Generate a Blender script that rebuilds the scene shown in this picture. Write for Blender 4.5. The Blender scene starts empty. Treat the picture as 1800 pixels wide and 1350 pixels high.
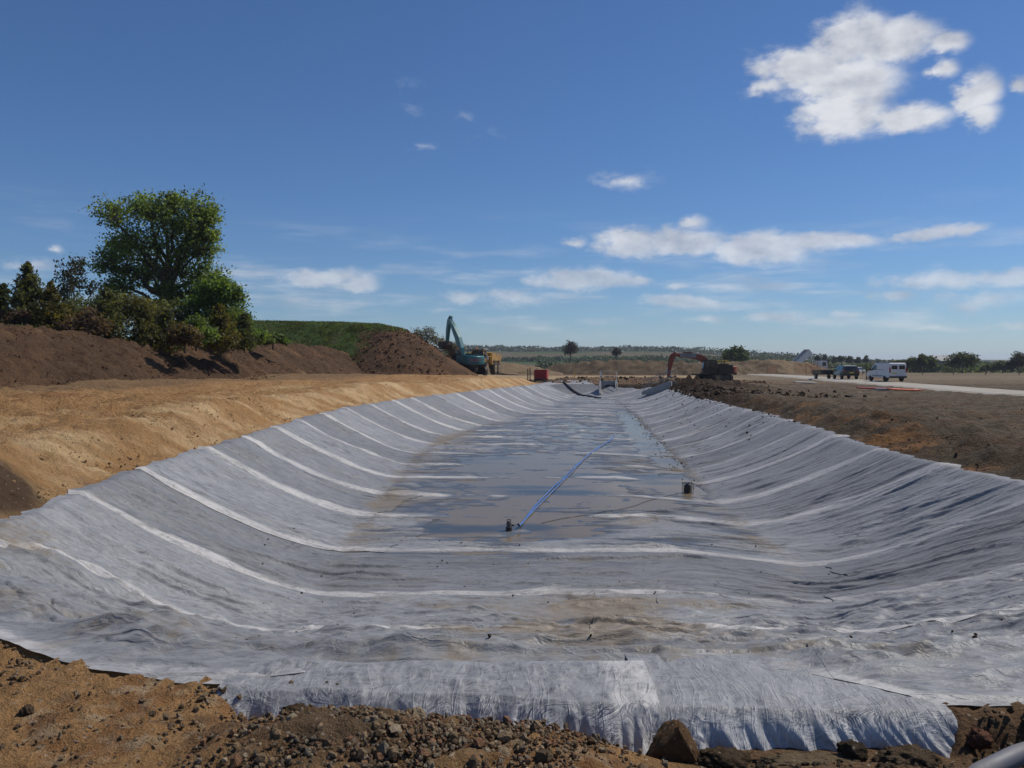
import bpy, bmesh, math, random
import numpy as np
from mathutils import Vector, Matrix

SC = bpy.context.scene
COL = SC.collection
R = math.radians
rng = np.random.default_rng(7)
random.seed(7)

# ------------------------------------------------------------------ camera
CAMZ = 1.9
cam_d = bpy.data.cameras.new('camera')
cam = bpy.data.objects.new('camera', cam_d)
COL.objects.link(cam)
cam.location = (0, 0, CAMZ)
cam.rotation_euler = (R(90 - 1.64), 0, 0)
cam_d.sensor_width = 36
cam_d.lens = 28.0
cam_d.clip_start = 0.1
cam_d.clip_end = 20000
SC.camera = cam

# ------------------------------------------------------------------ sun, sky, exposure
SUN_AZ, SUN_EL = R(63), R(50)          # azimuth measured from +Y (view direction) towards +X
sun_d = bpy.data.lights.new('sun', 'SUN')
sun_d.energy = 3.9
sun_d.angle = R(0.53)
sun_d.color = (1.0, 0.95, 0.87)
sun = bpy.data.objects.new('sun', sun_d)
COL.objects.link(sun)
sdir = Vector((math.sin(SUN_AZ) * math.cos(SUN_EL), math.cos(SUN_AZ) * math.cos(SUN_EL), math.sin(SUN_EL)))
sun.rotation_euler = sdir.to_track_quat('Z', 'Y').to_euler()
sun.location = (30, 10, 40)

SC.view_settings.view_transform = 'Standard'
SC.view_settings.look = 'None'
SC.view_settings.gamma = 1
SC.view_settings.use_curve_mapping = False
SC.view_settings.exposure = 0.0
SKY_STRENGTH = 0.075
SC.cycles.max_bounces = 5
SC.cycles.diffuse_bounces = 2
SC.cycles.glossy_bounces = 2
SC.cycles.transparent_max_bounces = 6
SC.cycles.use_adaptive_sampling = True
SC.cycles.adaptive_threshold = 0.02

world = bpy.data.worlds.new('World')
SC.world = world
world.use_nodes = True
world.cycles.sampling_method = 'MANUAL'
world.cycles.sample_map_resolution = 512


class NT:
    """small helper for node trees"""
    def __init__(s, nt):
        s.nt = nt
        nt.nodes.clear()

    def n(s, t, **kw):
        nd = s.nt.nodes.new(t)
        for k, v in kw.items():
            if k == 'inp':
                for i, val in v.items():
                    if hasattr(val, 'is_output'):
                        s.nt.links.new(val, nd.inputs[i])
                    else:
                        nd.inputs[i].default_value = val
            else:
                setattr(nd, k, v)
        return nd

    def math(s, op, a, b=0.0, c=0.0, clamp=False):
        return s.n('ShaderNodeMath', operation=op, use_clamp=clamp, inp={0: a, 1: b, 2: c}).outputs[0]

    def vm(s, op, a, b=(0, 0, 0), c=(0, 0, 0)):
        nd = s.n('ShaderNodeVectorMath', operation=op, inp={0: a, 1: b, 2: c})
        return nd.outputs['Value'] if op in ('LENGTH', 'DOT_PRODUCT', 'DISTANCE') else nd.outputs['Vector']

    def mix(s, f, a, b):
        nd = s.n('ShaderNodeMix', data_type='RGBA', inp={0: f, 6: a, 7: b})
        return nd.outputs[2]

    def ss(s, v, a, b):
        return s.n('ShaderNodeMapRange', interpolation_type='SMOOTHSTEP', inp={0: v, 1: a, 2: b, 3: 0.0, 4: 1.0}).outputs[0]

    def noise(s, vec, scale, detail=4, rough=0.55, dist=0.0):
        return s.n('ShaderNodeTexNoise', inp={'Vector': vec, 'Scale': scale, 'Detail': detail, 'Roughness': rough, 'Distortion': dist})

    def link(s, a, b):
        s.nt.links.new(a, b)


def build_world():
    t = NT(world.node_tree)
    sky = t.n('ShaderNodeTexSky', sky_type='NISHITA', sun_disc=False)
    sky.sun_elevation = SUN_EL
    sky.sun_rotation = SUN_AZ
    sky.altitude = 100
    sky.air_density = 1.0
    sky.dust_density = 0.0
    sky.ozone_density = 10.0
    co = t.n('ShaderNodeTexCoord').outputs['Generated']
    sep = t.n('ShaderNodeSeparateXYZ', inp={0: co})
    az = t.math('ARCTAN2', sep.outputs[0], sep.outputs[1])
    el = t.math('ARCSINE', sep.outputs[2])
    P = t.n('ShaderNodeCombineXYZ', inp={0: az, 1: el, 2: 0.0}).outputs[0]
    st = t.vm('MULTIPLY', P, (1.0, 1.7, 1.0))
    n1 = t.noise(st, 17.0, 6, 0.6)
    warp = t.vm('MULTIPLY_ADD', n1.outputs['Color'], (0.050, 0.026, 0.0), (-0.025, -0.013, 0.0))
    Pw = t.vm('ADD', P, warp)
    E = [(1490, 78, 78, 52, 1), (1560, 80, 95, 36, 1), (1655, 78, 50, 22, 1), (1410, 125, 85, 40, 1), (1480, 150, 110, 55, 1),
         (1475, 208, 92, 44, 1), (1590, 212, 90, 26, 1), (1712, 165, 50, 38, 1), (1725, 205, 44, 28, .9), (1650, 127, 36, 20, .8), (1340, 160, 45, 18, .75),
         (1345, 130, 50, 34, .5), (1790, 150, 22, 22, .6),
         (1105, 425, 70, 28, 1), (1200, 428, 90, 30, 1), (1330, 440, 110, 34, 1), (1420, 428, 110, 22, .9), (1490, 425, 80, 14, .8),
         (1640, 412, 100, 18, .9), (1700, 410, 40, 12, .7), (1015, 425, 30, 10, .6),
         (1020, 490, 110, 22, .95), (1110, 495, 50, 13, .7), (570, 490, 100, 20, .85), (630, 500, 45, 15, .9),
         (1640, 492, 120, 20, .8), (1760, 488, 90, 22, .85), (1205, 532, 95, 15, .85), (1360, 558, 90, 14, .75),
         (1720, 528, 110, 22, .6), (1570, 523, 50, 12, .65), (900, 525, 90, 20, .6), (820, 522, 50, 14, .7), (1100, 318, 62, 20, .42),
         (1218, 392, 32, 14, .55), (1190, 505, 30, 12, .6), (1480, 553, 50, 10, .6), (1640, 577, 120, 10, .55), (1240, 562, 60, 12, .55),
         (720, 158, 24, 16, .18), (735, 208, 22, 13, .16), (820, 212, 22, 11, .22), (855, 238, 22, 12, .12), (748, 262, 32, 10, .24),
         (60, 468, 55, 16, .55), (100, 442, 20, 10, .5), (1790, 576, 90, 9, .6), (1050, 565, 70, 9, .45), (780, 545, 40, 8, .45)]
    F = None
    for (px, py, rx, ry, w) in E:
        dx = (px - 900) / 1400.0
        a = math.atan(dx)
        e = math.atan((635 - py) / 1400.0 * math.cos(a))
        ca = math.cos(a)
        ix, iy = 1400 / (rx * 1.22 * ca * ca), 1400 / (ry * 1.22 * ca)
        v = t.vm('LENGTH', t.vm('MULTIPLY_ADD', Pw, (ix, iy, 0), (-a * ix, -e * iy, 0)))
        f = t.math('MULTIPLY_ADD', v, -w, w)
        F = f if F is None else t.math('SMOOTH_MAX', F, f, 0.15)
    # cumulus scattered over the rest of the sky, as in the part in view
    st2 = t.vm('MULTIPLY', P, (1.0, 2.6, 1.0))
    n2 = t.noise(st2, 4.2, 5, 0.55)
    aza = t.math('ABSOLUTE', az)
    m = t.math('MULTIPLY', t.ss(aza, 0.62, 0.75), t.ss(el, 0.03, 0.10))
    f2 = t.math('SUBTRACT', t.math('MULTIPLY', n2.outputs[0], 4.2), t.math('MULTIPLY_ADD', m, -3.0, 5.45))
    F = t.math('MAXIMUM', F, f2)
    n3 = t.noise(st, 34.0, 7, 0.62)
    n5 = t.noise(st, 15.0, 4, 0.55)
    n3b = t.noise(t.vm('ADD', st, (0.012, 0.026, 0)), 15.0, 4, 0.55)
    d = t.math('ADD', t.math('MULTIPLY', F, 1.25), t.math('MULTIPLY', t.math('SUBTRACT', n3.outputs[0], 0.5), 1.25))
    alpha = t.math('MULTIPLY', t.ss(d, 0.02, 0.78), t.ss(F, -0.30, 0.50))
    # sunlit / shaded relief of the cloud itself
    rel = t.math('MULTIPLY', t.math('SUBTRACT', n5.outputs[0], n3b.outputs[0]), 2.6)
    n4 = t.noise(st, 9.0, 3, 0.5)
    lit = t.math('ADD', t.math('ADD', rel, 0.62), t.math('MULTIPLY', t.math('SUBTRACT', n4.outputs[0], 0.5), 1.1), 0, True)
    k = 1.0 / SKY_STRENGTH
    ccol = t.mix(lit, (0.44 * k, 0.47 * k, 0.54 * k, 1), (0.78 * k, 0.79 * k, 0.82 * k, 1))
    stv = t.noise(t.vm('MULTIPLY', P, (1.0, 7.0, 1.0)), 5.0, 6, 0.6)
    veil = t.math('MULTIPLY', t.ss(stv.outputs[0], 0.46, 0.75), t.math('MULTIPLY', t.ss(el, 0.015, 0.05), t.math('SUBTRACT', 1.0, t.ss(el, 0.08, 0.20))))
    lowfade = t.math('MULTIPLY_ADD', t.ss(el, 0.02, 0.22), 0.45, 0.47)
    alpha = t.math('MULTIPLY', t.math('MULTIPLY', alpha, lowfade), t.ss(el, 0.0, 0.03))
    alpha = t.math('MAXIMUM', alpha, t.math('MULTIPLY', veil, 0.6))
    # thin veil of haze towards the horizon, all the way round
    skyc = t.vm('MULTIPLY', sky.outputs[0], (0.91, 0.98, 1.07))
    col = t.mix(alpha, skyc, ccol)
    bg = t.n('ShaderNodeBackground', inp={0: col, 1: SKY_STRENGTH})
    out = t.n('ShaderNodeOutputWorld')
    t.link(bg.outputs[0], out.inputs[0])


build_world()


# ------------------------------------------------------------------ numpy helpers
_perm = np.random.default_rng(11).permutation(512).astype(np.int64)
_perm = np.concatenate([_perm, _perm, _perm])
_gang = np.random.default_rng(12).random(512) * 2 * np.pi
_gx, _gy = np.cos(_gang), np.sin(_gang)


def perlin(x, y, seed=0):
    x = np.asarray(x, float) + seed * 37.17
    y = np.asarray(y, float) - seed * 91.73
    xi = np.floor(x).astype(np.int64)
    yi = np.floor(y).astype(np.int64)
    xf, yf = x - xi, y - yi
    u = xf * xf * xf * (xf * (xf * 6 - 15) + 10)
    v = yf * yf * yf * (yf * (yf * 6 - 15) + 10)
    xi &= 511
    yi &= 511
    x1, y1 = (xi + 1) & 511, (yi + 1) & 511

    def g(ix, iy, fx, fy):
        h = _perm[_perm[ix] + iy]
        return _gx[h] * fx + _gy[h] * fy
    a = g(xi, yi, xf, yf)
    b = g(x1, yi, xf - 1, yf)
    c = g(xi, y1, xf, yf - 1)
    d = g(x1, y1, xf - 1, yf - 1)
    return ((a + u * (b - a)) + v * ((c + u * (d - c)) - (a + u * (b - a)))) * 1.5


def fbm(x, y, oct=4, seed=0, gain=0.5, lac=2.03):
    s, a, t = 0, 1.0, 0
    for i in range(oct):
        s = s + a * perlin(x * lac ** i, y * lac ** i, seed + i)
        t += a
        a *= gain
    return s / t


def ridged(x, y, oct=3, seed=0):
    s, a, t = 0, 1.0, 0
    for i in range(oct):
        s = s + a * (1 - np.abs(perlin(x * 2.1 ** i, y * 2.1 ** i, seed + i)) * 2)
        t += a
        a *= 0.5
    return s / t


def sst(a, b, v):
    t = np.clip((v - a) / (b - a), 0, 1)
    return t * t * (3 - 2 * t)


def lerp(a, b, t):
    return a + (b - a) * t


def mesh_np(name, V, F, mat=None, parent=None, smooth=True, attrs=None, col=None, link=True):
    """V (n,3); F (m,k) uniform polygons"""
    V = np.ascontiguousarray(V, dtype=np.float32)
    F = np.ascontiguousarray(F, dtype=np.int32)
    me = bpy.data.meshes.new(name)
    m, k = F.shape
    me.vertices.add(len(V))
    me.vertices.foreach_set('co', V.ravel())
    me.loops.add(m * k)
    me.loops.foreach_set('vertex_index', F.ravel())
    me.polygons.add(m)
    me.polygons.foreach_set('loop_start', np.arange(0, m * k, k, dtype=np.int32))
    me.polygons.foreach_set('loop_total', np.full(m, k, dtype=np.int32))
    me.polygons.foreach_set('use_smooth', np.full(m, smooth, dtype=bool))
    me.update(calc_edges=True)
    if col is not None:
        c = np.ones((len(V), 4), np.float32)
        c[:, :3] = col
        at = me.attributes.new('Col', 'FLOAT_COLOR', 'POINT')
        at.data.foreach_set('color', c.ravel())
    for kx, v in (attrs or {}).items():
        at = me.attributes.new(kx, 'FLOAT', 'POINT')
        at.data.foreach_set('value', np.ascontiguousarray(v, np.float32).ravel())
    if mat:
        me.materials.append(mat)
    if not link:
        return me
    o = bpy.data.objects.new(name, me)
    COL.objects.link(o)
    if parent:
        o.parent = parent
    return o


def grid_faces(ny, nx, keep=None):
    i = np.arange(ny - 1)[:, None] * nx + np.arange(nx - 1)[None, :]
    F = np.stack([i, i + 1, i + 1 + nx, i + nx], -1).reshape(-1, 4)
    if keep is not None:
        F = F[keep.ravel()]
    return F


def compact(V, F, *arrs):
    used = np.zeros(len(V), bool)
    used[F.ravel()] = True
    idx = np.cumsum(used) - 1
    return (V[used], idx[F]) + tuple(a[used] for a in arrs)


def tag(o, label=None, cat=None, group=None, kind=None):
    if label:
        o['label'] = label
    if cat:
        o['category'] = cat
    if group:
        o['group'] = group
    if kind:
        o['kind'] = kind
    return o


def empty(name, loc=(0, 0, 0), rz=0.0):
    o = bpy.data.objects.new(name, None)
    COL.objects.link(o)
    o.location = loc
    o.rotation_euler = (0, 0, rz)
    o.empty_display_size = 0.3
    return o


# ------------------------------------------------------------------ materials
def mat_new(name):
    m = bpy.data.materials.new(name)
    m.use_nodes = True
    return m, NT(m.node_tree)


def mat_plain(name, col, rough=0.5, metal=0.0, dirt=0.25, dirtcol=(0.16, 0.11, 0.07), scale=3.0, spec=0.5, coat=0.0):
    m, t = mat_new(name)
    pos = t.n('ShaderNodeTexCoord').outputs['Object']
    n = t.noise(pos, scale, 5, 0.65)
    n2 = t.noise(pos, scale * 9, 3, 0.6)
    f = t.math('MULTIPLY', t.ss(t.math('ADD', n.outputs[0], t.math('MULTIPLY', n2.outputs[0], 0.25)), 0.5, 0.85), dirt * 2, 0, True)
    c = t.mix(f, (*col, 1), (*dirtcol, 1))
    ro = t.math('ADD', t.math('MULTIPLY', f, 0.5), rough, 0, True)
    b = t.n('ShaderNodeBsdfPrincipled', inp={'Base Color': c, 'Roughness': ro, 'Metallic': metal, 'Specular IOR Level': spec, 'Coat Weight': coat})
    o = t.n('ShaderNodeOutputMaterial')
    t.link(b.outputs[0], o.inputs[0])
    return m


def mat_soil(name, bump=1.0, grain=1.0, fine=42.0):
    m, t = mat_new(name)
    pos = t.n('ShaderNodeNewGeometry').outputs['Position']
    c0 = t.n('ShaderNodeAttribute', attribute_name='Col').outputs['Color']
    n1 = t.noise(pos, fine, 6, 0.75)
    n2 = t.noise(pos, 6.5, 5, 0.65)
    n3 = t.noise(pos, 1.1, 3, 0.6)
    s = t.math('ADD', t.math('MULTIPLY', n1.outputs[0], 0.75 * grain), t.math('MULTIPLY', n2.outputs[0], 0.65 * grain))
    s = t.math('ADD', s, t.math('MULTIPLY', n3.outputs[0], 0.35))
    s = t.math('ADD', s, 1.0 - 0.5 * (1.4 * grain + 0.35))
    c = t.vm('SCALE', c0)
    t.link(s, c.node.inputs['Scale'])
    # pale grit
    vor = t.n('ShaderNodeTexVoronoi', inp={'Vector': pos, 'Scale': 34.0})
    sepc = t.n('ShaderNodeSeparateColor', inp={0: vor.outputs['Color']})
    grit = t.math('MULTIPLY', t.math('GREATER_THAN', sepc.outputs[0], 0.93), t.math('LESS_THAN', vor.outputs['Distance'], 0.36))
    c = t.mix(t.math('MULTIPLY', grit, 0.55), c, (0.42, 0.36, 0.28, 1))
    h = t.math('ADD', t.math('MULTIPLY', n1.outputs[0], 0.35), t.math('MULTIPLY', n2.outputs[0], 1.2))
    bp = t.n('ShaderNodeBump', inp={'Strength': 1.0 * bump, 'Distance': 0.12, 'Height': h})
    b = t.n('ShaderNodeBsdfPrincipled', inp={'Base Color': c, 'Roughness': 0.95, 'Specular IOR Level': 0.12, 'Normal': bp.outputs[0]})
    o = t.n('ShaderNodeOutputMaterial')
    t.link(b.outputs[0], o.inputs[0])
    return m


def mat_leaf(name):
    m, t = mat_new(name)
    c0 = t.n('ShaderNodeAttribute', attribute_name='Col').outputs['Color']
    d = t.n('ShaderNodeBsdfPrincipled', inp={'Base Color': c0, 'Roughness': 0.55, 'Specular IOR Level': 0.3})
    c2 = t.vm('MULTIPLY', c0, (1.4, 1.35, 0.6))
    tr = t.n('ShaderNodeBsdfTranslucent', inp={0: c2})
    mx = t.n('ShaderNodeMixShader', inp={0: 0.55})
    t.link(d.outputs[0], mx.inputs[1])
    t.link(tr.outputs[0], mx.inputs[2])
    o = t.n('ShaderNodeOutputMaterial')
    t.link(mx.outputs[0], o.inputs[0])
    return m


def mat_bark(name, col):
    m, t = mat_new(name)
    pos = t.n('ShaderNodeTexCoord').outputs['Object']
    n = t.noise(t.vm('MULTIPLY', pos, (1, 1, 0.25)), 9, 5, 0.6)
    c = t.mix(n.outputs[0], (col[0] * .5, col[1] * .5, col[2] * .5, 1), (col[0] * 1.4, col[1] * 1.4, col[2] * 1.4, 1))
    b = t.n('ShaderNodeBsdfPrincipled', inp={'Base Color': c, 'Roughness': 0.9})
    o = t.n('ShaderNodeOutputMaterial')
    t.link(b.outputs[0], o.inputs[0])
    return m


def mat_fabric(name, streak):
    """woven white geotextile: thin grey-blue where single, paler where doubled, silt-stained and wet in places"""
    m, t = mat_new(name)
    pos = t.n('ShaderNodeNewGeometry').outputs['Position']
    A = lambda n: t.n('ShaderNodeAttribute', attribute_name=n).outputs['Fac']
    band, dirt, wet = A('band'), A('dirt'), A('wet')
    spx = t.n('ShaderNodeSeparateXYZ', inp={0: pos})
    lay = t.n('ShaderNodeCombineXYZ', inp={0: spx.outputs[0], 1: A('lay'), 2: spx.outputs[2]}).outputs[0]
    wob = t.noise(pos, 0.8, 3, 0.5)
    pw = t.vm('ADD', lay, t.vm('MULTIPLY_ADD', wob.outputs['Color'], (0.5, 0.5, 0.5), (-0.25, -0.25, -0.25)))
    sv = t.vm('MULTIPLY', pw, streak)
    n1 = t.noise(sv, 1.0, 5, 0.66, 0.6)
    n2 = t.noise(t.vm('MULTIPLY', sv, (3.4, 2.6, 3.4)), 1.0, 4, 0.65, 0.4)
    n3 = t.noise(pos, 0.9, 4, 0.6)
    n4 = t.noise(pos, 7.0, 5, 0.65)
    nf = t.noise(pos, 60.0, 3, 0.7)
    ck = t.noise(t.vm('MULTIPLY', pw, (0.5, 1.0, 0.7)), 9.0, 4, 0.6, 1.2)
    ckr = t.math('ABSOLUTE', t.math('SUBTRACT', ck.outputs[0], 0.5))
    # sharp creases, mostly along the cloth, some askew; shade and highlight painted in colour
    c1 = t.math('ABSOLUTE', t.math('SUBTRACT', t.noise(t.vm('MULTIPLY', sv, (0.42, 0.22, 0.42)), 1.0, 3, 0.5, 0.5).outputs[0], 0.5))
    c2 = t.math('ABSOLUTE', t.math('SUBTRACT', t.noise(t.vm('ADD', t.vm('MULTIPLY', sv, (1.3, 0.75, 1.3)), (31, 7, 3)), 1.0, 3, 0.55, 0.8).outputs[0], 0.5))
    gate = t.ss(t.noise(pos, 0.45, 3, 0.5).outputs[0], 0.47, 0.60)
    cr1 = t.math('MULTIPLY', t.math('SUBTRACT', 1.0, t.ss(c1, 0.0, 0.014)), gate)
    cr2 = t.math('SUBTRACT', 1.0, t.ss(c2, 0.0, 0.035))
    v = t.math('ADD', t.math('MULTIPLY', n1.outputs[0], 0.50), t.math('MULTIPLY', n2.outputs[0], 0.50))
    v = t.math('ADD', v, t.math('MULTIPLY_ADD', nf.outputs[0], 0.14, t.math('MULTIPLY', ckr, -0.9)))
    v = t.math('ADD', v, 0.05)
    base = t.mix(t.ss(v, 0.34, 0.78), (0.165, 0.168, 0.176, 1), (0.335, 0.333, 0.330, 1))  # wrinkle contrast painted into the colour: hollows darker, ridges paler
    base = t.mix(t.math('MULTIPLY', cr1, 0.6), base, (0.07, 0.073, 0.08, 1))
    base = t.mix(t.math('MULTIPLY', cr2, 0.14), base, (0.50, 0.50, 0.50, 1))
    tn = t.vm('SCALE', base)
    t.link(t.math('MULTIPLY', A('tone'), t.math('MULTIPLY_ADD', n3.outputs[0], 0.6, 0.70)), tn.node.inputs['Scale'])
    base = tn
    bandf = t.math('MULTIPLY', band, t.math('MULTIPLY_ADD', t.ss(v, 0.42, 0.66), 0.55, 0.45), 0, True)
    base = t.mix(bandf, base, (0.63, 0.60, 0.565, 1))
    # silt
    dm = t.ss(t.math('ADD', dirt, t.math('MULTIPLY', t.math('SUBTRACT', n4.outputs[0], 0.5), 1.0)), 0.30, 0.80)
    base = t.mix(t.math('MULTIPLY', dm, 0.75), base, (0.25, 0.185, 0.11, 1))
    # small specks of soil
    vor = t.n('ShaderNodeTexVoronoi', inp={'Vector': pos, 'Scale': 5.0})
    sepc = t.n('ShaderNodeSeparateColor', inp={0: vor.outputs['Color']})
    spk = t.math('MULTIPLY', t.math('GREATER_THAN', sepc.outputs[0], 0.9), t.math('LESS_THAN', vor.outputs['Distance'], 0.07))
    base = t.mix(t.math('MULTIPLY', spk, 0.8), base, (0.06, 0.04, 0.025, 1))
    base = t.mix(t.math('MULTIPLY', wet, 0.8), base, (0.045, 0.058, 0.075, 1))
    ro = t.math('MULTIPLY_ADD', wet, -0.28, 0.52)
    h = t.math('ADD', t.math('MULTIPLY', n1.outputs[0], 0.8), t.math('MULTIPLY_ADD', n2.outputs[0], 0.22, t.math('MULTIPLY', n4.outputs[0], 0.5)))
    h = t.math('ADD', h, t.math('MULTIPLY_ADD', ckr, -1.1, t.math('MULTIPLY_ADD', cr2, 0.12, t.math('MULTIPLY', cr1, -0.35))))
    bp = t.n('ShaderNodeBump', inp={'Strength': 0.6, 'Distance': 0.03, 'Height': h})
    b = t.n('ShaderNodeBsdfPrincipled', inp={'Base Color': base, 'Roughness': ro, 'Specular IOR Level': 0.35, 'Normal': bp.outputs[0], 'Sheen Weight': 0.2, 'Sheen Roughness': 0.5})
    tr = t.n('ShaderNodeBsdfTranslucent', inp={0: base})
    mx = t.n('ShaderNodeMixShader', inp={0: 0.18})
    t.link(b.outputs[0], mx.inputs[1])
    t.link(tr.outputs[0], mx.inputs[2])
    o = t.n('ShaderNodeOutputMaterial')
    t.link(mx.outputs[0], o.inputs[0])
    return m


def mat_water(name):
    m, t = mat_new(name)
    pos = t.n('ShaderNodeNewGeometry').outputs['Position']
    n = t.noise(t.vm('MULTIPLY', pos, (0.35, 1, 1)), 0.55, 4, 0.6)
    mud = t.mix(t.ss(n.outputs[0], 0.36, 0.50), (0.08, 0.085, 0.088, 1), (0.25, 0.19, 0.12, 1))
    n2 = t.noise(t.vm('MULTIPLY', pos, (1, 2.5, 1)), 9.0, 2, 0.5)
    bp = t.n('ShaderNodeBump', inp={'Strength': 0.06, 'Distance': 0.01, 'Height': n2.outputs[0]})
    df = t.n('ShaderNodeBsdfDiffuse', inp={0: mud})
    tp = t.n('ShaderNodeBsdfTransparent', inp={0: (0.75, 0.72, 0.62, 1)})
    body = t.n('ShaderNodeMixShader', inp={0: 0.25})
    t.link(df.outputs[0], body.inputs[1])
    t.link(tp.outputs[0], body.inputs[2])
    gl = t.n('ShaderNodeBsdfGlossy', inp={'Roughness': 0.12, 'Normal': bp.outputs[0]})
    fr = t.n('ShaderNodeFresnel', inp={'IOR': 1.22, 'Normal': bp.outputs[0]})
    mx = t.n('ShaderNodeMixShader', inp={0: fr.outputs[0]})
    t.link(body.outputs[0], mx.inputs[1])
    t.link(gl.outputs[0], mx.inputs[2])
    o = t.n('ShaderNodeOutputMaterial')
    t.link(mx.outputs[0], o.inputs[0])
    return m


M = {}
M['soil'] = mat_soil('soil', 1.0, 1.0)
M['clod'] = mat_soil('clod_soil', 1.0, 1.0, 70.0)
M['leaf'] = mat_leaf('leaf')
M['bark'] = mat_bark('bark', (0.075, 0.058, 0.042))
M['fabric'] = mat_fabric('geotextile', (1.1, 6.5, 1.1))
M['drape'] = mat_fabric('geotextile_drape', (6.5, 2.2, 1.4))
M['water'] = mat_water('muddy_water')
M['concrete'] = mat_plain('concrete', (0.36, 0.355, 0.34), 0.85, 0, 0.2, (0.2, 0.17, 0.13), 1.2)
M['galv'] = mat_plain('galvanised', (0.22, 0.225, 0.23), 0.5, 0.5, 0.1)
M['black'] = mat_plain('black_rubber', (0.015, 0.015, 0.016), 0.6, 0, 0.3, (0.10, 0.075, 0.05))
M['tyre'] = mat_plain('tyre', (0.02, 0.02, 0.02), 0.8, 0, 0.4, (0.13, 0.095, 0.06))
M['steel'] = mat_plain('dark_steel', (0.05, 0.045, 0.042), 0.5, 0.6, 0.45, (0.13, 0.085, 0.05))
M['teal'] = mat_plain('teal_paint', (0.010, 0.165, 0.175), 0.35, 0, 0.18, (0.10, 0.09, 0.07), 1.0, 0.5, 0.3)
M['orange'] = mat_plain('orange_paint', (0.33, 0.055, 0.02), 0.4, 0, 0.2, (0.13, 0.09, 0.06), 1.0)
M['yellow'] = mat_plain('yellow_paint', (0.52, 0.26, 0.03), 0.4, 0, 0.3, (0.16, 0.11, 0.06), 1.0)
M['dusty_yellow'] = mat_plain('dusty_yellow_paint', (0.36, 0.20, 0.04), 0.6, 0, 0.5, (0.17, 0.12, 0.07), 1.0)
M['rail_yellow'] = mat_plain('yellow_rail', (0.65, 0.42, 0.04), 0.4, 0, 0.1)
M['red'] = mat_plain('red_paint', (0.42, 0.015, 0.02), 0.4, 0, 0.12, (0.2, 0.1, 0.06), 1.0)
M['white'] = mat_plain('white_paint', (0.72, 0.72, 0.71), 0.3, 0, 0.12, (0.35, 0.3, 0.24), 1.0, 0.5, 0.3)
M['navy'] = mat_plain('dark_blue_paint', (0.02, 0.024, 0.034), 0.25, 0, 0.15, (0.14, 0.11, 0.08), 1.0, 0.5, 0.5)
M['glass'] = mat_plain('dark_glass', (0.012, 0.016, 0.02), 0.05, 0, 0.0, spec=0.8)
M['chrome'] = mat_plain('cylinder_rod', (0.6, 0.6, 0.6), 0.2, 1.0, 0.05)
M['lamp_red'] = mat_plain('red_lens', (0.4, 0.01, 0.01), 0.2, 0, 0.0)
M['lamp_orange'] = mat_plain('orange_lens', (0.8, 0.22, 0.01), 0.25, 0, 0.0)
M['blue_hose'] = mat_plain('blue_hose', (0.03, 0.125, 0.36), 0.5, 0, 0.3, (0.16, 0.15, 0.14), 2.0)
M['net_orange'] = mat_plain('orange_mesh', (0.62, 0.13, 0.035), 0.6, 0, 0.1)
M['plate'] = mat_plain('number_plate', (0.7, 0.55, 0.05), 0.4, 0, 0.05)
M['text_red'] = mat_plain('red_lettering', (0.45, 0.04, 0.05), 0.4, 0, 0.0)
M['text_dark'] = mat_plain('dark_lettering', (0.03, 0.04, 0.10), 0.4, 0, 0.0)
M['panel_grey'] = mat_plain('pale_panel', (0.33, 0.33, 0.33), 0.5, 0, 0.15)
M['pump_grey'] = mat_plain('pump_casting', (0.10, 0.105, 0.11), 0.45, 0.3, 0.3, (0.2, 0.17, 0.13), 6)
M['timber'] = mat_plain('timber', (0.28, 0.19, 0.11), 0.8, 0, 0.3)
M['road'] = mat_plain('road_concrete', (0.36, 0.33, 0.28), 0.9, 0, 0.25, (0.25, 0.19, 0.12), 0.3)
M['roof'] = mat_plain('grey_roof', (0.16, 0.17, 0.19), 0.6, 0, 0.15)
M['grey_pipe'] = mat_plain('grey_plastic', (0.14, 0.14, 0.155), 0.6, 0, 0.25, (0.2, 0.15, 0.1), 3)

# ------------------------------------------------------------------ terrain of the place
RIM = [  # crest of the excavated basin in plan (x, y, slope run, side)   side: 1 left, 2 far, 3 right, 0 near
    (-1.8, 5.25, 5.6, 0), (-3.3, 5.75, 4.8, 0), (-4.9, 7.1, 4.0, 0), (-5.85, 9.2, 3.6, 1), (-6.1, 11.2, 3.5, 1), (-6.4, 13.0, 3.5, 1),
    (-6.5, 15.2, 3.5, 1), (-6.5, 18.0, 3.5, 1), (-6.7, 22.5, 3.5, 1), (-6.85, 27.1, 3.5, 1), (-6.6, 32.0, 3.5, 1), (-5.3, 40.0, 3.5, 1),
    (-2.6, 49.3, 3.4, 1), (-0.7, 56.6, 3.3, 1), (1.6, 67.3, 3.2, 1), (3.4, 81.0, 3.2, 2), (8.0, 79.0, 3.2, 2), (12.2, 73.0, 3.2, 2),
    (13.0, 67.0, 3.2, 3), (11.5, 53.2, 3.3, 3), (9.7, 38.0, 3.3, 3), (9.2, 30.4, 3.3, 3), (8.7, 25.3, 3.3, 3), (8.26, 21.5, 3.3, 3),
    (7.9, 18.5, 3.2, 3), (7.75, 15.6, 3.1, 3), (7.85, 12.4, 3.2, 3), (7.25, 9.0, 3.8, 3), (5.7, 6.6, 4.6, 0), (4.2, 5.5, 5.2, 0), (2.6, 5.2, 5.6, 0), (0.5, 5.2, 5.6, 0)]
FLOOR = -1.45
_lp = np.array([(p[1], p[0]) for p in RIM if p[3] == 1])
_rp = np.array([(p[1], p[0]) for p in RIM if p[3] == 3][::-1])


def xl_rim(y):
    return np.interp(y, np.r_[7.1, _lp[:, 0], 81.0], np.r_[-4.9, _lp[:, 1], 3.4])


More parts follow.
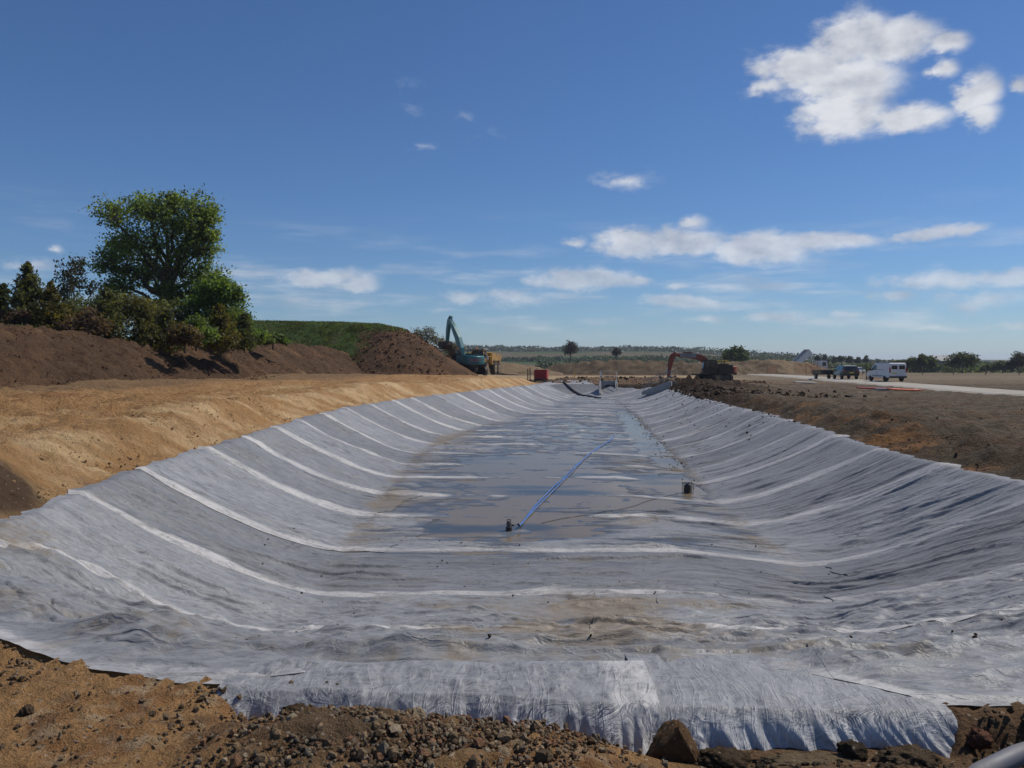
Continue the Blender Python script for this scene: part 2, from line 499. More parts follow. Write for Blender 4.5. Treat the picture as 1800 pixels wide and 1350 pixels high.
def xr_rim(y):
    return np.interp(y, np.r_[6.6, _rp[:, 0], 73.0, 79.0], np.r_[5.7, _rp[:, 1], 12.2, 8.0])


def rim_field(x, y):
    """(s, t, side): slope parameter (0 at crest, 1 at toe, <0 outside), metres inside (negative outside), nearest side"""
    shp = x.shape
    x = x.ravel()
    y = y.ravel()
    n = len(RIM)
    smin = np.full(x.shape, 1e9)
    dmin = np.full(x.shape, 1e9)
    side = np.zeros(x.shape, np.int8)
    inside = np.zeros(x.shape, bool)
    for i in range(n):
        x0, y0, w0, s0 = RIM[i]
        x1, y1, w1, s1 = RIM[(i + 1) % n]
        ex, ey = x1 - x0, y1 - y0
        L2 = ex * ex + ey * ey
        t = np.clip(((x - x0) * ex + (y - y0) * ey) / L2, 0, 1)
        d = np.hypot(x - x0 - t * ex, y - y0 - t * ey)
        s = d / (w0 + t * (w1 - w0))
        smin = np.minimum(smin, s)
        m = d < dmin
        side[m] = s0 if s0 == s1 else max(s0, s1) if 0 not in (s0, s1) else 0
        dmin = np.where(m, d, dmin)
        c = ((y0 > y) != (y1 > y))
        with np.errstate(divide='ignore', invalid='ignore'):
            xx = (x1 - x0) * (y - y0) / (y1 - y0 + 1e-12) + x0
        inside ^= c & (x < xx)
    sg = np.where(inside, 1.0, -1.0)
    return (smin * sg).reshape(shp), (dmin * sg).reshape(shp), side.reshape(shp)


# front edge of the liner where it lies on the near berm
_NE = np.array([(-6.8, 8.3), (-5.0, 6.45), (-3.9, 5.65), (-3.4, 5.34), (-2.9, 5.0), (-2.6, 4.86), (-2.0, 4.69), (-1.75, 4.70), (-1.45, 4.74), (-1.15, 4.84), (0, 4.86), (0.8, 4.9), (0.95, 4.98), (1.3, 5.05),
                (1.8, 4.86), (2.4, 4.42), (2.85, 4.43), (4.5, 5.0), (6.5, 6.6), (8.3, 8.6)])


def near_edge(x):
    return np.interp(x, _NE[:, 0], _NE[:, 1])


def lip_y(x):
    return np.interp(x, [-1.8, -1.3, 0.6, 2.6], [4.66, 4.6, 4.44, 4.38])


def base_level(x, y):
    z = -0.4 * sst(20, 65, y) * sst(-3, 8, x)
    z = np.where(y > 60, lerp(z, -0.4, sst(62, 100, y) * sst(-14, 2, x)), z)
    # far country: gentle falls and rises
    z = z - 0.9 * sst(110, 220, y) * sst(-40, 20, x)
    hill = 14 * sst(420, 1000, y) * (1 - sst(140, 420, x) * 0.93) * (0.85 + 0.3 * fbm(x / 400, y / 500, 2, 3))
    hill2 = 5.0 * sst(700, 1500, y)
    return z + hill + hill2


def smooth_terrain(x, y, f=None):
    s, d, side = f if f is not None else rim_field(x, y)
    z0 = base_level(x, y)
    sc = np.clip(s, 0, 1)
    pr = 1 - (1 - sc) ** 1.45 - 0.05 * np.exp(-(sc / 0.05) ** 2) * 0
    zi = lerp(z0, FLOOR, pr)
    out = -d
    # left bank and bench
    lm = (side == 1) | (side == 2) & (x < 5)
    lmask = np.where((x < xl_rim(y) + 1), 1.0, 0.0) * sst(8.2, 11.5, y) * (1 - sst(66, 84, y))
    wob = 0.35 * fbm(x * 0.25, y * 0.18, 3, 21)
    bank = (0.68 + 0.12 * np.sin(y * 0.35)) * sst(0.10, 1.65 + wob, out) + 0.12 * sst(2, 11, out)
    # right shoulder
    rmask = np.where(x > xr_rim(y) - 1, 1.0, 0.0) * sst(8, 13, y) * (1 - sst(38, 55, y))
    rb = (0.30 + 0.25 * fbm(x * .4, y * .3, 3, 31)) * sst(0.12, 1.2, out) - 0.2 * sst(2, 7, out)
    # dark spoil cast up beside the orange excavator
    g = 0.55 * np.exp(-(((x - 16.0) / 3.6) ** 2 + ((y - 66) / 7.5) ** 2)) + 0.5 * np.exp(-(((x - 13.2) / 2.2) ** 2 + ((y - 58) / 7) ** 2)) + 0.15 * np.exp(-(((x - 20.5) / 2.5) ** 2 + ((y - 74) / 3) ** 2))
    g = g + 0.55 * np.exp(-(((y - 84.5) / 3.0) ** 2)) * sst(3, 6, x) * (1 - sst(18, 22, x))
    zo = z0 + bank * lmask + rb * rmask + g * sst(0.1, 1.4, out)
    # little slump of dark soil by the near left corner of the liner
    zo = zo + 0.34 * np.exp(-(((x + 7.0) / 0.75) ** 2 + ((y - 9.9) / 1.1) ** 2)) * sst(0.1, 0.7, out)
    # near berm, anchor trench, foreground
    near = (y < 8.3) & (d < 0.0)
    ly = lip_y(x)
    tren = sst(-1.75, -1.35, x)
    fz = lerp(0.0, -0.20, sst(0.1, 1.0, x)) + 0.15 * np.exp(-(((x + 0.85) / 0.62) ** 2 + ((y - 3.82) / 0.36) ** 2)) + 0.07 * np.exp(-(((x - 0.2) / 0.5) ** 2 + ((y - 3.7) / 0.3) ** 2))
    fz = fz + 0.10 * np.exp(-(((x - 1.75) / 0.55) ** 2 + ((y - 3.9) / 0.16) ** 2)) * 0.6
    fz = fz - 0.5 * sst(0.05, 0.5, y - 3.4) * 0
    trench = -0.34
    zf = lerp(fz, trench, sst(4.06, 4.16, y) * tren * (1 - sst(0.4, 1.0, x) * 0.9))
    drop = lerp(-0.02, zf, (1 - sst(ly - 0.01, ly + 0.07, y)) * tren * (1 - sst(2.35, 2.5, x)))
    drop = lerp(drop, lerp(-0.02, fz, (1 - sst(ly - 0.22, ly - 0.02, y))), sst(2.35, 2.5, x))
    drop = np.where(tren < 1e-6, lerp(drop, fz, (1 - sst(3.6, 4.8, y))), drop)
    zo = np.where(near, lerp(drop, zo, sst(6.0, 8.2, y)), zo)
    zo = zo - 0.05 * sst(-1.7, -1.55, x) * (1 - sst(2.3, 2.45, x)) * sst(4.36, 4.42, y) * (1 - sst(5.0, 5.3, y)) * 0
    return np.where(d > 0, zi, zo)


def puddle_mask(x, y):
    w1 = fbm(x * 0.55, y * 0.75, 3, 51) * 0.9

    def blob(cx, cy, rx, ry):
        return np.clip((1.25 - np.hypot((x - cx) / rx, (y - cy) / ry) + 0.55 * w1) * 1.6, 0, 1)
    return np.maximum.reduce([blob(-0.1, 16.6, 2.0, 2.3), blob(0.9, 20.5, 3.1, 3.2), blob(0.5, 25.5, 3.1, 3.4), blob(4.3, 21.5, 1.2, 2.6), blob(2.6, 18.6, 1.6, 1.0), 0.8 * blob(2.3, 36, 3.6, 9)])


def floor_sag(x, y):
    """gentle dips in the basin floor where the water stands (metres, negative = dip)"""
    w1 = fbm(x * 0.55, y * 0.75, 3, 51) * 0.9
    n = fbm(x * 0.8, y * 0.75, 4, 41)

    def blob(cx, cy, rx, ry):
        return np.clip(1.25 - np.hypot((x - cx) / rx, (y - cy) / ry) + 0.55 * w1, 0, 1)
    g = np.maximum.reduce([blob(-0.1, 16.6, 2.0, 2.3), blob(0.9, 20.5, 2.9, 3.2), blob(0.5, 25.5, 2.9, 3.4), blob(4.3, 21.5, 1.2, 2.6), blob(2.6, 18.6, 1.6, 1.0)])
    far = np.clip(1.2 - np.hypot((x - 2.3 - (y - 35) * 0.1) / 3.6, (y - 37) / 12) + 0.4 * w1, 0, 1)
    ditch = np.clip(1.3 - np.abs(x - np.interp(y, [22, 30, 44, 56], [5.0, 5.4, 6.6, 7.6])) / 0.62, 0, 1) * sst(21, 27, y) * (1 - sst(50, 56, y))
    n9 = fbm(x * 1.5, y * 1.2, 3, 49)
    return -0.050 * g - far * 0.024 + n * (0.085 * np.maximum(far, g * 0.55)) + n9 * 0.07 * np.maximum(far, g * 0.9) - 0.07 * ditch + 0.004


WATER_Z = FLOOR + 0.012


def wrinkles(x, y):
    """folds of the laid fabric: long ridges across the basin, finer ones on top, loose ruckles at the near end"""
    nearend = 1 - sst(8.5, 11.5, y)
    lx = x + 0.4 * fbm(x * .5, y * .5, 2, 63)
    yy = y + 0.50 * np.maximum(x - 2.9, 0) ** 1.05 + 0.10 * lx * nearend + 0.22 * fbm(x * 0.35, y * 0.6, 2, 65)
    a = np.maximum(ridged(lx * 0.42, yy * 2.4, 2, 61) - 0.45, 0) ** 1.5 * 0.065
    b = (fbm(lx * 0.6, yy * 4.2, 3, 62) * 0.026 + np.maximum(ridged(lx * 0.7, yy * 3.0, 2, 58) - 0.66, 0) * 0.075) * sst(-0.35, 0.25, fbm(x * 0.5, y * 0.8, 2, 59)) + fbm(lx * 0.55, yy * 1.3, 2, 70) * 0.05
    amp = 0.35 + 1.1 * np.clip(fbm(x * 0.25, y * 0.3, 2, 64) + 0.45, 0, 1)
    c = nearend * (np.maximum(fbm(x * 1.1, y * 2.0, 4, 66), -0.12) * 0.11 + fbm(x * 2.6, y * 6.0, 3, 67) * 0.022)
    # long slack folds as dark creases
    dcr = np.maximum(1 - np.abs(perlin(lx * 0.18, yy * 0.95, 68)) * 15, 0) * np.clip(perlin(x * .5, y * .5, 69) * 3, 0, 1) * 0.06
    dcr = dcr + np.maximum(1 - np.abs(perlin(lx * 0.26 + yy * .12, yy * 1.5 - lx * 0.07, 54)) * 11, 0) * np.clip(perlin(x * .45, y * .6, 55) * 3 + 0.2, 0, 1) * 0.04
    e = nearend * np.maximum(ridged(x * 1.1 + y * 0.8, y * 2.3 - x * 0.5, 3, 57) - 0.5, 0) * 0.09
    flat = 1 - 0.8 * puddle_mask(x, y)
    return ((a + b) * amp + c + dcr + e) * flat


# ------------------------------------------------------------------ ground sheet
def axis(lo, hi, d0, core, growth):
    out = [0.0]
    while out[-1] < hi:
        v = out[-1]
        out.append(v + (d0 if v < core else max(d0, (v) * growth)))
    pos = np.array(out)
    out = [0.0]
    while out[-1] > lo:
        v = -out[-1]
        out.append(out[-1] - (d0 if v < core else max(d0, v * growth)))
    return np.r_[np.array(out)[::-1][:-1], pos]


def far_axis(a, hi, g):
    out = [a[-1]]
    st = a[-1] - a[-2]
    while out[-1] < hi:
        st *= g
        out.append(out[-1] + st)
    return np.r_[a, out[1:]]


def rows(y0, y1, k):
    out = [y0]
    while out[-1] < y1:
        out.append(out[-1] * (1 + k))
    return np.array(out)


xs = axis(-60, 70, 0.034, 3.2, 0.0125)
xs = far_axis(xs, 3500, 1.09)
xs = -far_axis(-xs[::-1], 3500, 1.09)[::-1]
ys = rows(2.9, 100, 0.0068)
ys = far_axis(ys, 4500, 1.03)
ys = np.r_[np.array([-3000, -800, -250, -80, -30, -12, -5, -1, 1.0, 2.0, 2.5]), ys]

C_TAN = np.array((0.385, 0.220, 0.095))
C_PALE = np.array((0.54, 0.38, 0.205))
C_RUST = np.array((0.27, 0.138, 0.057))
C_DARK = np.array((0.080, 0.050, 0.030))
C_BROWN = np.array((0.165, 0.108, 0.062))
C_GREY = np.array((0.132, 0.102, 0.068))
C_GRASS = np.array((0.060, 0.095, 0.024))


def ground_colour(x, y, z, d, side):
    n1 = fbm(x * 0.35, y * 0.35, 4, 71)
    n2 = fbm(x * 1.3, y * 1.3, 4, 72)
    n3 = fbm(x * 4.0, y * 4.0, 3, 73)
    out = -d

    def mix(a, b, f):
        return a + (b - a) * np.clip(f, 0, 1)[..., None]
    c = np.broadcast_to(C_BROWN, x.shape + (3,)).copy()
    # left bench & bank: sandy, scraped in streaks down the face
    left = (x < xl_rim(np.clip(y, 7.1, 81)) + 1) & (y > 7)
    face = sst(0.0, 0.3, out) * (1 - sst(1.5, 2.6, out))
    streak = fbm(y * 0.8 + out * 0.4, out * 0.5, 4, 74)
    lt = mix(np.broadcast_to(C_TAN * 0.9, c.shape), C_PALE, sst(-0.25, 0.4, streak + n1 * 0.5) * face * 0.95)
    lt = mix(lt, C_RUST, sst(0.02, 0.5, n1 * 0.7 + n2 * 0.6) * (1 - 0.45 * face))
    lt = mix(lt, C_PALE, sst(0.28, 0.6, fbm(x * 0.22, y * 0.5, 3, 75)) * 0.75)
    lt = mix(lt, C_DARK * 1.6, sst(0.15, 0.5, n2 * 0.6 + n3 * 0.5) * 0.65)
    # damp brown towards the toe of the bund and the far end
    lt = mix(lt, C_BROWN * 0.95, sst(7.0, 10.5, out + n1 * 2.0) * 0.7)
    lt = mix(lt, C_BROWN, sst(70, 84, y))
    lt = mix(lt, C_DARK * 1.1, np.exp(-(((x + 6.7) / 0.75) ** 2 + ((y - 9.9) / 1.0) ** 2)) * 2.6 - 0.5 + n2 * 0.5)
    c = np.where(left[..., None], lt, c)
    # right of the basin
    right = (x > xr_rim(np.clip(y, 6.6, 79)) - 1) & (y > 7)
    rt = mix(np.broadcast_to(C_GREY, c.shape), C_BROWN * 0.85, sst(-0.1, 0.5, n1 + n2 * 0.4))
    rt = mix(rt, C_DARK * 1.5, sst(0.05, 0.45, n2 * 0.8 + n1 * 0.6) * 0.65)
    rt = mix(rt, C_DARK * 1.25, sst(-0.35, 0.25, n2 + n3 * 0.4) * (1 - sst(1.6, 3.4, out)) * 0.85)
    rt = mix(rt, C_RUST * 0.8, sst(0.0, 0.5, n2 + n1) * (1 - sst(0.8, 2.6, out)) * (1 - sst(30, 45, y)))
    rt = mix(rt, np.array((0.225, 0.175, 0.115)), sst(0.1, 0.5, fbm(x * 0.12, y * 0.3, 3, 77)) * sst(6, 12, out) * 0.8)
    dk = np.exp(-(((x - 15.6) / 4.4) ** 2 + ((y - 65) / 9) ** 2)) * 1.7 + np.exp(-(((x - 12.4) / 2.2) ** 2 + ((y - 54) / 9) ** 2)) + (1 - sst(0.8, 2.4, out)) * sst(24, 40, y) * 1.0
    rt = mix(rt, C_DARK * 0.62, dk - 0.15 + n2 * 0.4)
    rt = rt * (0.82 + 0.35 * np.clip(n2 + n3, -1, 1))[..., None]
    c = np.where(right[..., None], rt, c)
    # behind the far end: dark strip then the sandy haul track
    far = (y > 79.5) & (x > -6)
    ft = mix(np.broadcast_to(C_DARK * 1.7, c.shape), C_BROWN, sst(-0.1, 0.4, n1 + n2 * .5))
    ft = mix(ft, np.array((0.34, 0.25, 0.145)), sst(95, 101, y + n1 * 4) * (1 - sst(128, 136, y + n1 * 3)))
    ft = mix(ft, C_GREY * 1.25, sst(24, 34, x + n1 * 5) * sst(70, 90, y) * 0.85)
    c = np.where(far[..., None], ft, c)
    # fields beyond the works
    fld = fbm(x / 160, y / 220, 3, 78)
    fc = mix(np.broadcast_to(np.array((0.055, 0.075, 0.025)), c.shape), np.array((0.10, 0.075, 0.042)), sst(-0.05, 0.2, fld))
    fc = mix(fc, np.array((0.035, 0.070, 0.016)), sst(0.05, 0.3, -fld))
    fc = mix(fc, np.array((0.22, 0.165, 0.098)), sst(25, 60, x) * (1 - sst(230, 260, y)) * 0.85)
    c = mix(c, fc, sst(165, 200, y + n1 * 10) * (y > 100))
    c = np.where(((x < -34) & (y > 30))[..., None], mix(np.broadcast_to(C_GRASS, c.shape), C_BROWN, n1 + 0.1), c)
    # foreground
    fg = (y < 8.3) & (d < 0.1)
    fgc = mix(np.broadcast_to(C_TAN * 0.86, c.shape), C_RUST * 0.8, sst(-0.1, 0.4, n2 + n3 * 0.5))
    fgc = mix(fgc, np.array((0.40, 0.31, 0.20)), sst(0.1, 0.5, n2 * 0.5 + fbm(x * 7, y * 7, 3, 79)) * 0.55)
    fgc = mix(fgc, C_DARK * 1.3, sst(0.12, 0.5, n3 + n1 * 0.4) * 0.55)
    fgc = mix(fgc, C_DARK * 1.5, sst(0.5, 1.1, x + n2 * 0.3) * 0.8)
    fgc = mix(fgc, C_BROWN * 0.8, np.exp(-(((x + 0.8) / 0.6) ** 2 + ((y - 3.8) / 0.4) ** 2)) * 1.1)
    fgc = fgc * 1.15
    c = np.where(fg[..., None], fgc, c)
    return np.clip(c * (1 + 0.22 * n2 + 0.18 * n3)[..., None], 0.005, 0.8)


def build_ground():
    X, Y = np.meshgrid(xs, ys)
    f = rim_field(X, Y)
    s, d, side = f
    Z = smooth_terrain(X, Y, f)
    out = -d
    far = 1 - sst(60, 160, np.hypot(X, Y))
    am = sst(0.02, 0.5, out)
    near = (Y < 8.3)
    ne = near_edge(X)
    underliner = ((d > -0.02) | (near & (Y > ne + 0.03) & (np.abs(X) < 8.2))) & (Y > 0)
    rough = fbm(X * 0.55, Y * 0.55, 3, 81) * 0.12 + fbm(X * 1.9, Y * 1.9, 4, 82) * 0.10 + np.maximum(fbm(X * 5.5, Y * 5.5, 4, 83), -0.05) * 0.075
    ruts = (fbm(X * 0.25, Y * 1.4, 3, 84) * 0.07 + np.maximum(fbm(X * 1.3, Y * 1.3, 4, 78), 0) * 0.16) * ((X > 9) & (Y > 12))
    nearrough = fbm(X * 2.2, Y * 2.2, 3, 85) * 0.045 + np.maximum(fbm(X * 7, Y * 7, 4, 86), -0.12) * 0.065 + np.abs(fbm(X * 17, Y * 17, 3, 87)) * 0.03
    darkbump = sst(0.3, 1.2, np.exp(-(((X - 15.6) / 4.4) ** 2 + ((Y - 65) / 9) ** 2)) * 2)
    rimclod = ((X > xr_rim(np.clip(Y, 6.6, 79)) - 1) & (Y > 9)) * sst(0.1, 0.5, out) * (1 - sst(1.8, 3.2, out))
    nearbank = ((X < xl_rim(np.clip(Y, 7.1, 81)) + 1) & (Y > 8)) * (1 - sst(26, 46, Y))
    rough = rough * (1 + 0.9 * rimclod + 0.9 * nearbank) + nearbank * (np.abs(fbm(X * 3.2, Y * 3.2, 4, 80)) * 0.15 + np.maximum(fbm(X * 6.0, Y * 6.0, 3, 77), 0) * 0.10)
    rough = rough * (1 + 2.5 * darkbump) + ridged(X * 0.8, Y * 0.8, 2, 88) * 0.12 * darkbump
    # scrape marks down the sandy face
    face = sst(0.05, 0.4, out) * (1 - sst(1.6, 2.4, out)) * ((X < xl_rim(np.clip(Y, 7.1, 81)) + 1) & (Y > 9))
    rough = rough * (1 - 0.25 * face) + face * fbm(Y * 1.3 + out * 0.7, out * 0.6 + X * 0.2, 4, 89) * 0.035
    trk = np.exp(-((out - 4.3 - 0.25 * np.sin(Y * .3)) / 0.28) ** 2) + np.exp(-((out - 6.4 - 0.25 * np.sin(Y * .3)) / 0.28) ** 2)
    rough = rough - trk * (0.05 + 0.03 * np.sin(Y * 22)) * ((X < xl_rim(np.clip(Y, 7.1, 81)) - 2) & (Y > 9) & (Y < 60))
    trench_face = (np.abs(X - 0.5) < 2.2) & (Y > 3.98) & (Y < 5.3)
    rr = np.where(near, nearrough * np.where(trench_face & (X < 2.3), 0.15, 1.0), (rough + ruts) * am)
    Z = Z + rr * far * np.where(underliner, 0.0, 1.0)
    Z = Z - np.where(underliner, 0.10 * np.clip(np.where(d > -0.02, (d + 0.02) / 0.5, (Y - ne - 0.03) / 0.3), 0, 1), 0)
    Z = Z - 0.06 * sst(-1.75, -1.6, X) * (1 - sst(2.28, 2.42, X)) * (Y > 4.3) * (Y < 5.3)
    Z = Z - 0.05 * sst(2.3, 2.5, X) * (1 - sst(3.4, 4.0, X)) * (Y > 3.5) * (1 - sst(4.5, 4.7, Y))
    Z = np.where(Y < 1.5, np.minimum(Z, 0.0), Z)
    C = ground_colour(X, Y, Z, d, side)
    keepv = d < 0.9
    ny, nx = X.shape
    kq = keepv[:-1, :-1] | keepv[1:, :-1] | keepv[:-1, 1:] | keepv[1:, 1:]
    F = grid_faces(ny, nx, kq)
    V = np.stack([X, Y, Z], -1).reshape(-1, 3)
    V, F, C = compact(V, F, C.reshape(-1, 3))
    o = mesh_np('ground', V, F, M['soil'], col=C)
    tag(o, kind='structure')
    print('ground quads', len(F))


build_ground()


def terrain_at(x, y):
    return smooth_terrain(np.atleast_1d(np.asarray(x, float)), np.atleast_1d(np.asarray(y, float)))


# ------------------------------------------------------------------ liner of overlapping fabric sheets
liner = empty('geotextile_liner', (0, 5, 0))
tag(liner, 'white geotextile fabric laid in overlapping strips across the excavated basin', 'fabric liner')
SEAMS = [8.45, 11.2, 13.75, 16.85, 19.4, 22.5]
while SEAMS[-1] < 82:
    SEAMS.append(SEAMS[-1] + 3.05 + 0.25 * math.sin(len(SEAMS) * 2.7))


def skew(x):
    return 0.50 * np.maximum(x - 2.9, 0) ** 1.05


def sheet_attrs(x, y, z, dist_near, bandw):
    band = (1 - sst(bandw * 0.6, bandw * 1.15, dist_near + 0.16 * fbm(x * 0.8, y * 1.5, 3, 91))) * (dist_near > -0.02) * (0.65 + 0.5 * np.clip(fbm(x * 0.6, y * 0.4, 2, 99) + .5, 0, 1))
    s, d, side = rim_field(x, y)
    fl = sst(0.85, 1.05, s)
    nearend = (1 - sst(8.6, 10.5, y))
    dirt = 0.26 * sst(-0.15, 0.5, fbm(x * 0.8, y * 1.6, 3, 92)) * nearend + (0.80 + 0.9 * fbm(x * 1.3, y * 0.9, 3, 94)) * np.exp(-(((x - 0.8) / 1.7) ** 2 + ((y - 8.2) / 2.5) ** 2)) + 0.22 * np.exp(-(((x + 2.2) / 1.0) ** 2 + ((y - 5.6) / .5) ** 2))
    dirt = dirt + fl * (0.30 + 0.30 * fbm(x * 0.4, y * 1.4, 3, 93)) * sst(11, 15, y) * (1 - sst(45, 60, y))
    dirt = dirt + 0.36 * np.exp(-(((x + 3.2) / 1.3) ** 2 + ((y - 35) / 3.0) ** 2)) + 0.25 * np.exp(-(((x + 2.6) / .9) ** 2 + ((y - 18.4) / 1.0) ** 2))
    dx = x - np.interp(y, [20, 30, 44, 56, 70], [4.9, 5.6, 7.0, 8.0, 9.0])
    dirt = dirt + 0.42 * np.exp(-(dx / 0.35) ** 2) * sst(19, 23, y) * (1 - sst(66, 72, y))
    dirt = dirt + 0.30 * sst(0.05, 0.5, fbm(x * 0.35, y * 0.5, 3, 90) + 0.25 * fbm(x * 2, y * 2, 2, 95)) * (1 - sst(25, 40, y)) + 0.25 * np.exp(-((s - 1.0) / 0.12) ** 2) * (1 - sst(40, 60, y)) + 0.22 * np.exp(-((s) / 0.10) ** 2)
    wet = (1 - sst(0.003, 0.030, z - WATER_Z)) * fl * sst(12.5, 14, y)
    return {'band': band, 'dirt': dirt, 'wet': wet, 'tone': 1 + 0 * z, 'lay': y + skew(x)}


def billow(x, y):
    return 0.20 * np.exp(-(((x + 4.75) / 0.7) ** 2 + ((y - 8.2) / 0.55) ** 2)) + 0.12 * np.exp(-(((x + 3.6) / 0.8) ** 2 + ((y - 6.7) / 0.40) ** 2)) + 0.07 * np.exp(-(((x + 2.6) / 0.5) ** 2 + ((y - 5.5) / 0.22) ** 2))


def build_sheet(k, a0=0.0, a1=1.0, up=0.0):
    y0 = SEAMS[k]
    y1 = SEAMS[k + 1] + 0.32 if k + 1 < len(SEAMS) else y0 + 3
    y1 = min(y1, 82.5)
    nt = int(max(10, min(260, (y1 - y0) / (0.0018 * y0))))
    nx = int(max(60, min(420, 13.5 / (0.0045 * y0))))
    T = np.linspace(0, 1, nt)[:, None]
    if a1 - a0 < 1:
        nx = int(nx * (a1 - a0)) + 8
    A = np.linspace(0, 1, nx)[None, :]
    jag = 0.02 * fbm(T * 3.0, T * 0 + k * 3.1, 3, 89) + 0.05 * (T - 0.5)
    A = lerp(a0 + (jag if a0 > 0 else 0 * T), a1 + (jag if a1 < 1 else 0 * T), A)
    Y0 = lerp(y0, y1, T) + 0 * A
    e1 = 0.13 + 0.22 * fbm(Y0 * 1.3, 0 * Y0, 3, 95)
    e2 = 0.13 + 0.30 * fbm(Y0 * 1.6, 0 * Y0 + 5, 3, 96)
    xl = xl_rim(Y0) - e1
    rs = 2.4 * (1 - sst(60, 80, Y0))
    xr = xr_rim(Y0 - rs) + e2
    far = sst(73, 82, Y0)
    X = lerp(xl, xr, A)
    Y = Y0 - (1.3 * np.maximum(-4.6 - X, 0) * (1 - T) if k == 0 else 0) - skew(X) * (1 - sst(60, 80, Y0) * 0.8) + 0.07 * fbm(X * 0.5, Y0 * 0 + k * 7.3, 3, 97) + 0 * A
    f = rim_field(X, Y)
    Z = smooth_terrain(X, Y, f)
    inn = np.clip((f[1] + 0.1) / 0.4, 0, 1)
    Z = Z + wrinkles(X, Y) * (0.35 + 0.65 * inn) + floor_sag(X, Y) * sst(0.75, 1.0, f[0])
    if k == 0:
        Z = Z + billow(X, Y)
    dn = (Y0 - y0)
    dfar = (SEAMS[k + 1] if k + 1 < len(SEAMS) else y1) - Y0
    lift = 0.016 * sst(0.0, 0.14, dn) * (1 - sst(0.2, 0.7, dn)) - 0.010 * (1 - sst(0, 0.10, dn)) - 0.012 * (1 - sst(-0.1, 0.25, dfar))
    Z = Z + 0.024 + lift + up
    at = sheet_attrs(X, Y, Z, dn, 0.33 + 0.15 * math.sin(k * 5.1))
    at['tone'] = at['tone'] * (0.97 + 0.17 * math.sin(k * 3.7 + 1))
    V = np.stack([X, Y, Z], -1).reshape(-1, 3)
    F = grid_faces(nt, nx)
    V = V - np.array((0, 5, 0))
    return mesh_np('fabric_sheet', V, F, M['fabric'], liner, attrs=at)


for k in range(len(SEAMS) - 1):
    build_sheet(k)
for k, a0, a1 in ((1, 0.80, 1.0), (2, 0.0, 0.33), (0, 0.60, 1.0), (3, 0.0, 0.28), (5, 0.74, 1.0), (8, 0.0, 0.30)):
    build_sheet(k, a0, a1, 0.013)


def build_near_sheet(xa, xb, name_label, lift0):
    y1f = SEAMS[0] + 0.32
    nx = int((xb - xa) / 0.03)
    nt = 230
    A = np.linspace(xa, xb, nx)[None, :]
    T = np.linspace(0, 1, nt)[:, None] ** 1.1
    ne = near_edge(A) + 0.05 * fbm(A * 2.2, A * 0 + 3, 3, 98)
    yb = np.maximum(y1f - skew(A) * 0.9 - 1.3 * np.maximum(-4.6 - A, 0), ne + 0.25)
    Y = lerp(ne, yb, T)
    X = A + 0 * T
    f = rim_field(X, Y)
    Z = smooth_terrain(X, Y, f)
    Yq = np.maximum(Y, lip_y(X) + 0.12)
    Z = np.where(Y < lip_y(X) + 0.12, smooth_terrain(X, Yq) - 0.02 * np.clip((lip_y(X) + 0.25 - Y) / 0.2, 0, 1), Z)
    Z = Z + wrinkles(X, Y) * np.clip((Y - ne) / 0.55 + 0.05, 0, 1)
    # billow in the near left corner
    Z = Z + billow(X, Y)
    edge = Y - ne
    Z = Z + 0.024 + lift0 * (1 - sst(0.1, 0.6, edge)) * (X > 0.95) - 0.05 * (1 - sst(0.12, 0.45, edge)) * (X > -1.25) * (X <= 0.95) - 0.012 * (1 - sst(-0.1, 0.25, SEAMS[0] - skew(A) - Y))
    hem = np.where((X < -0.9) | (X > 1.1), edge, 9.0)
    at = sheet_attrs(X, Y, Z, hem, 0.15)
    at['band'] = at['band'] * (0.45 + 0.6 * np.clip(fbm(X * 1.5, Y * 1.5, 2, 119) + .5, 0, 1))
    V = np.stack([X, Y, Z], -1).reshape(-1, 3) - np.array((0, 5, 0))
    return mesh_np('fabric_sheet', V, grid_faces(nt, nx), M['fabric'], liner, attrs=at)


build_near_sheet(-6.7, 2.02, '', -0.024)
build_near_sheet(1.95, 8.2, '', -0.022)


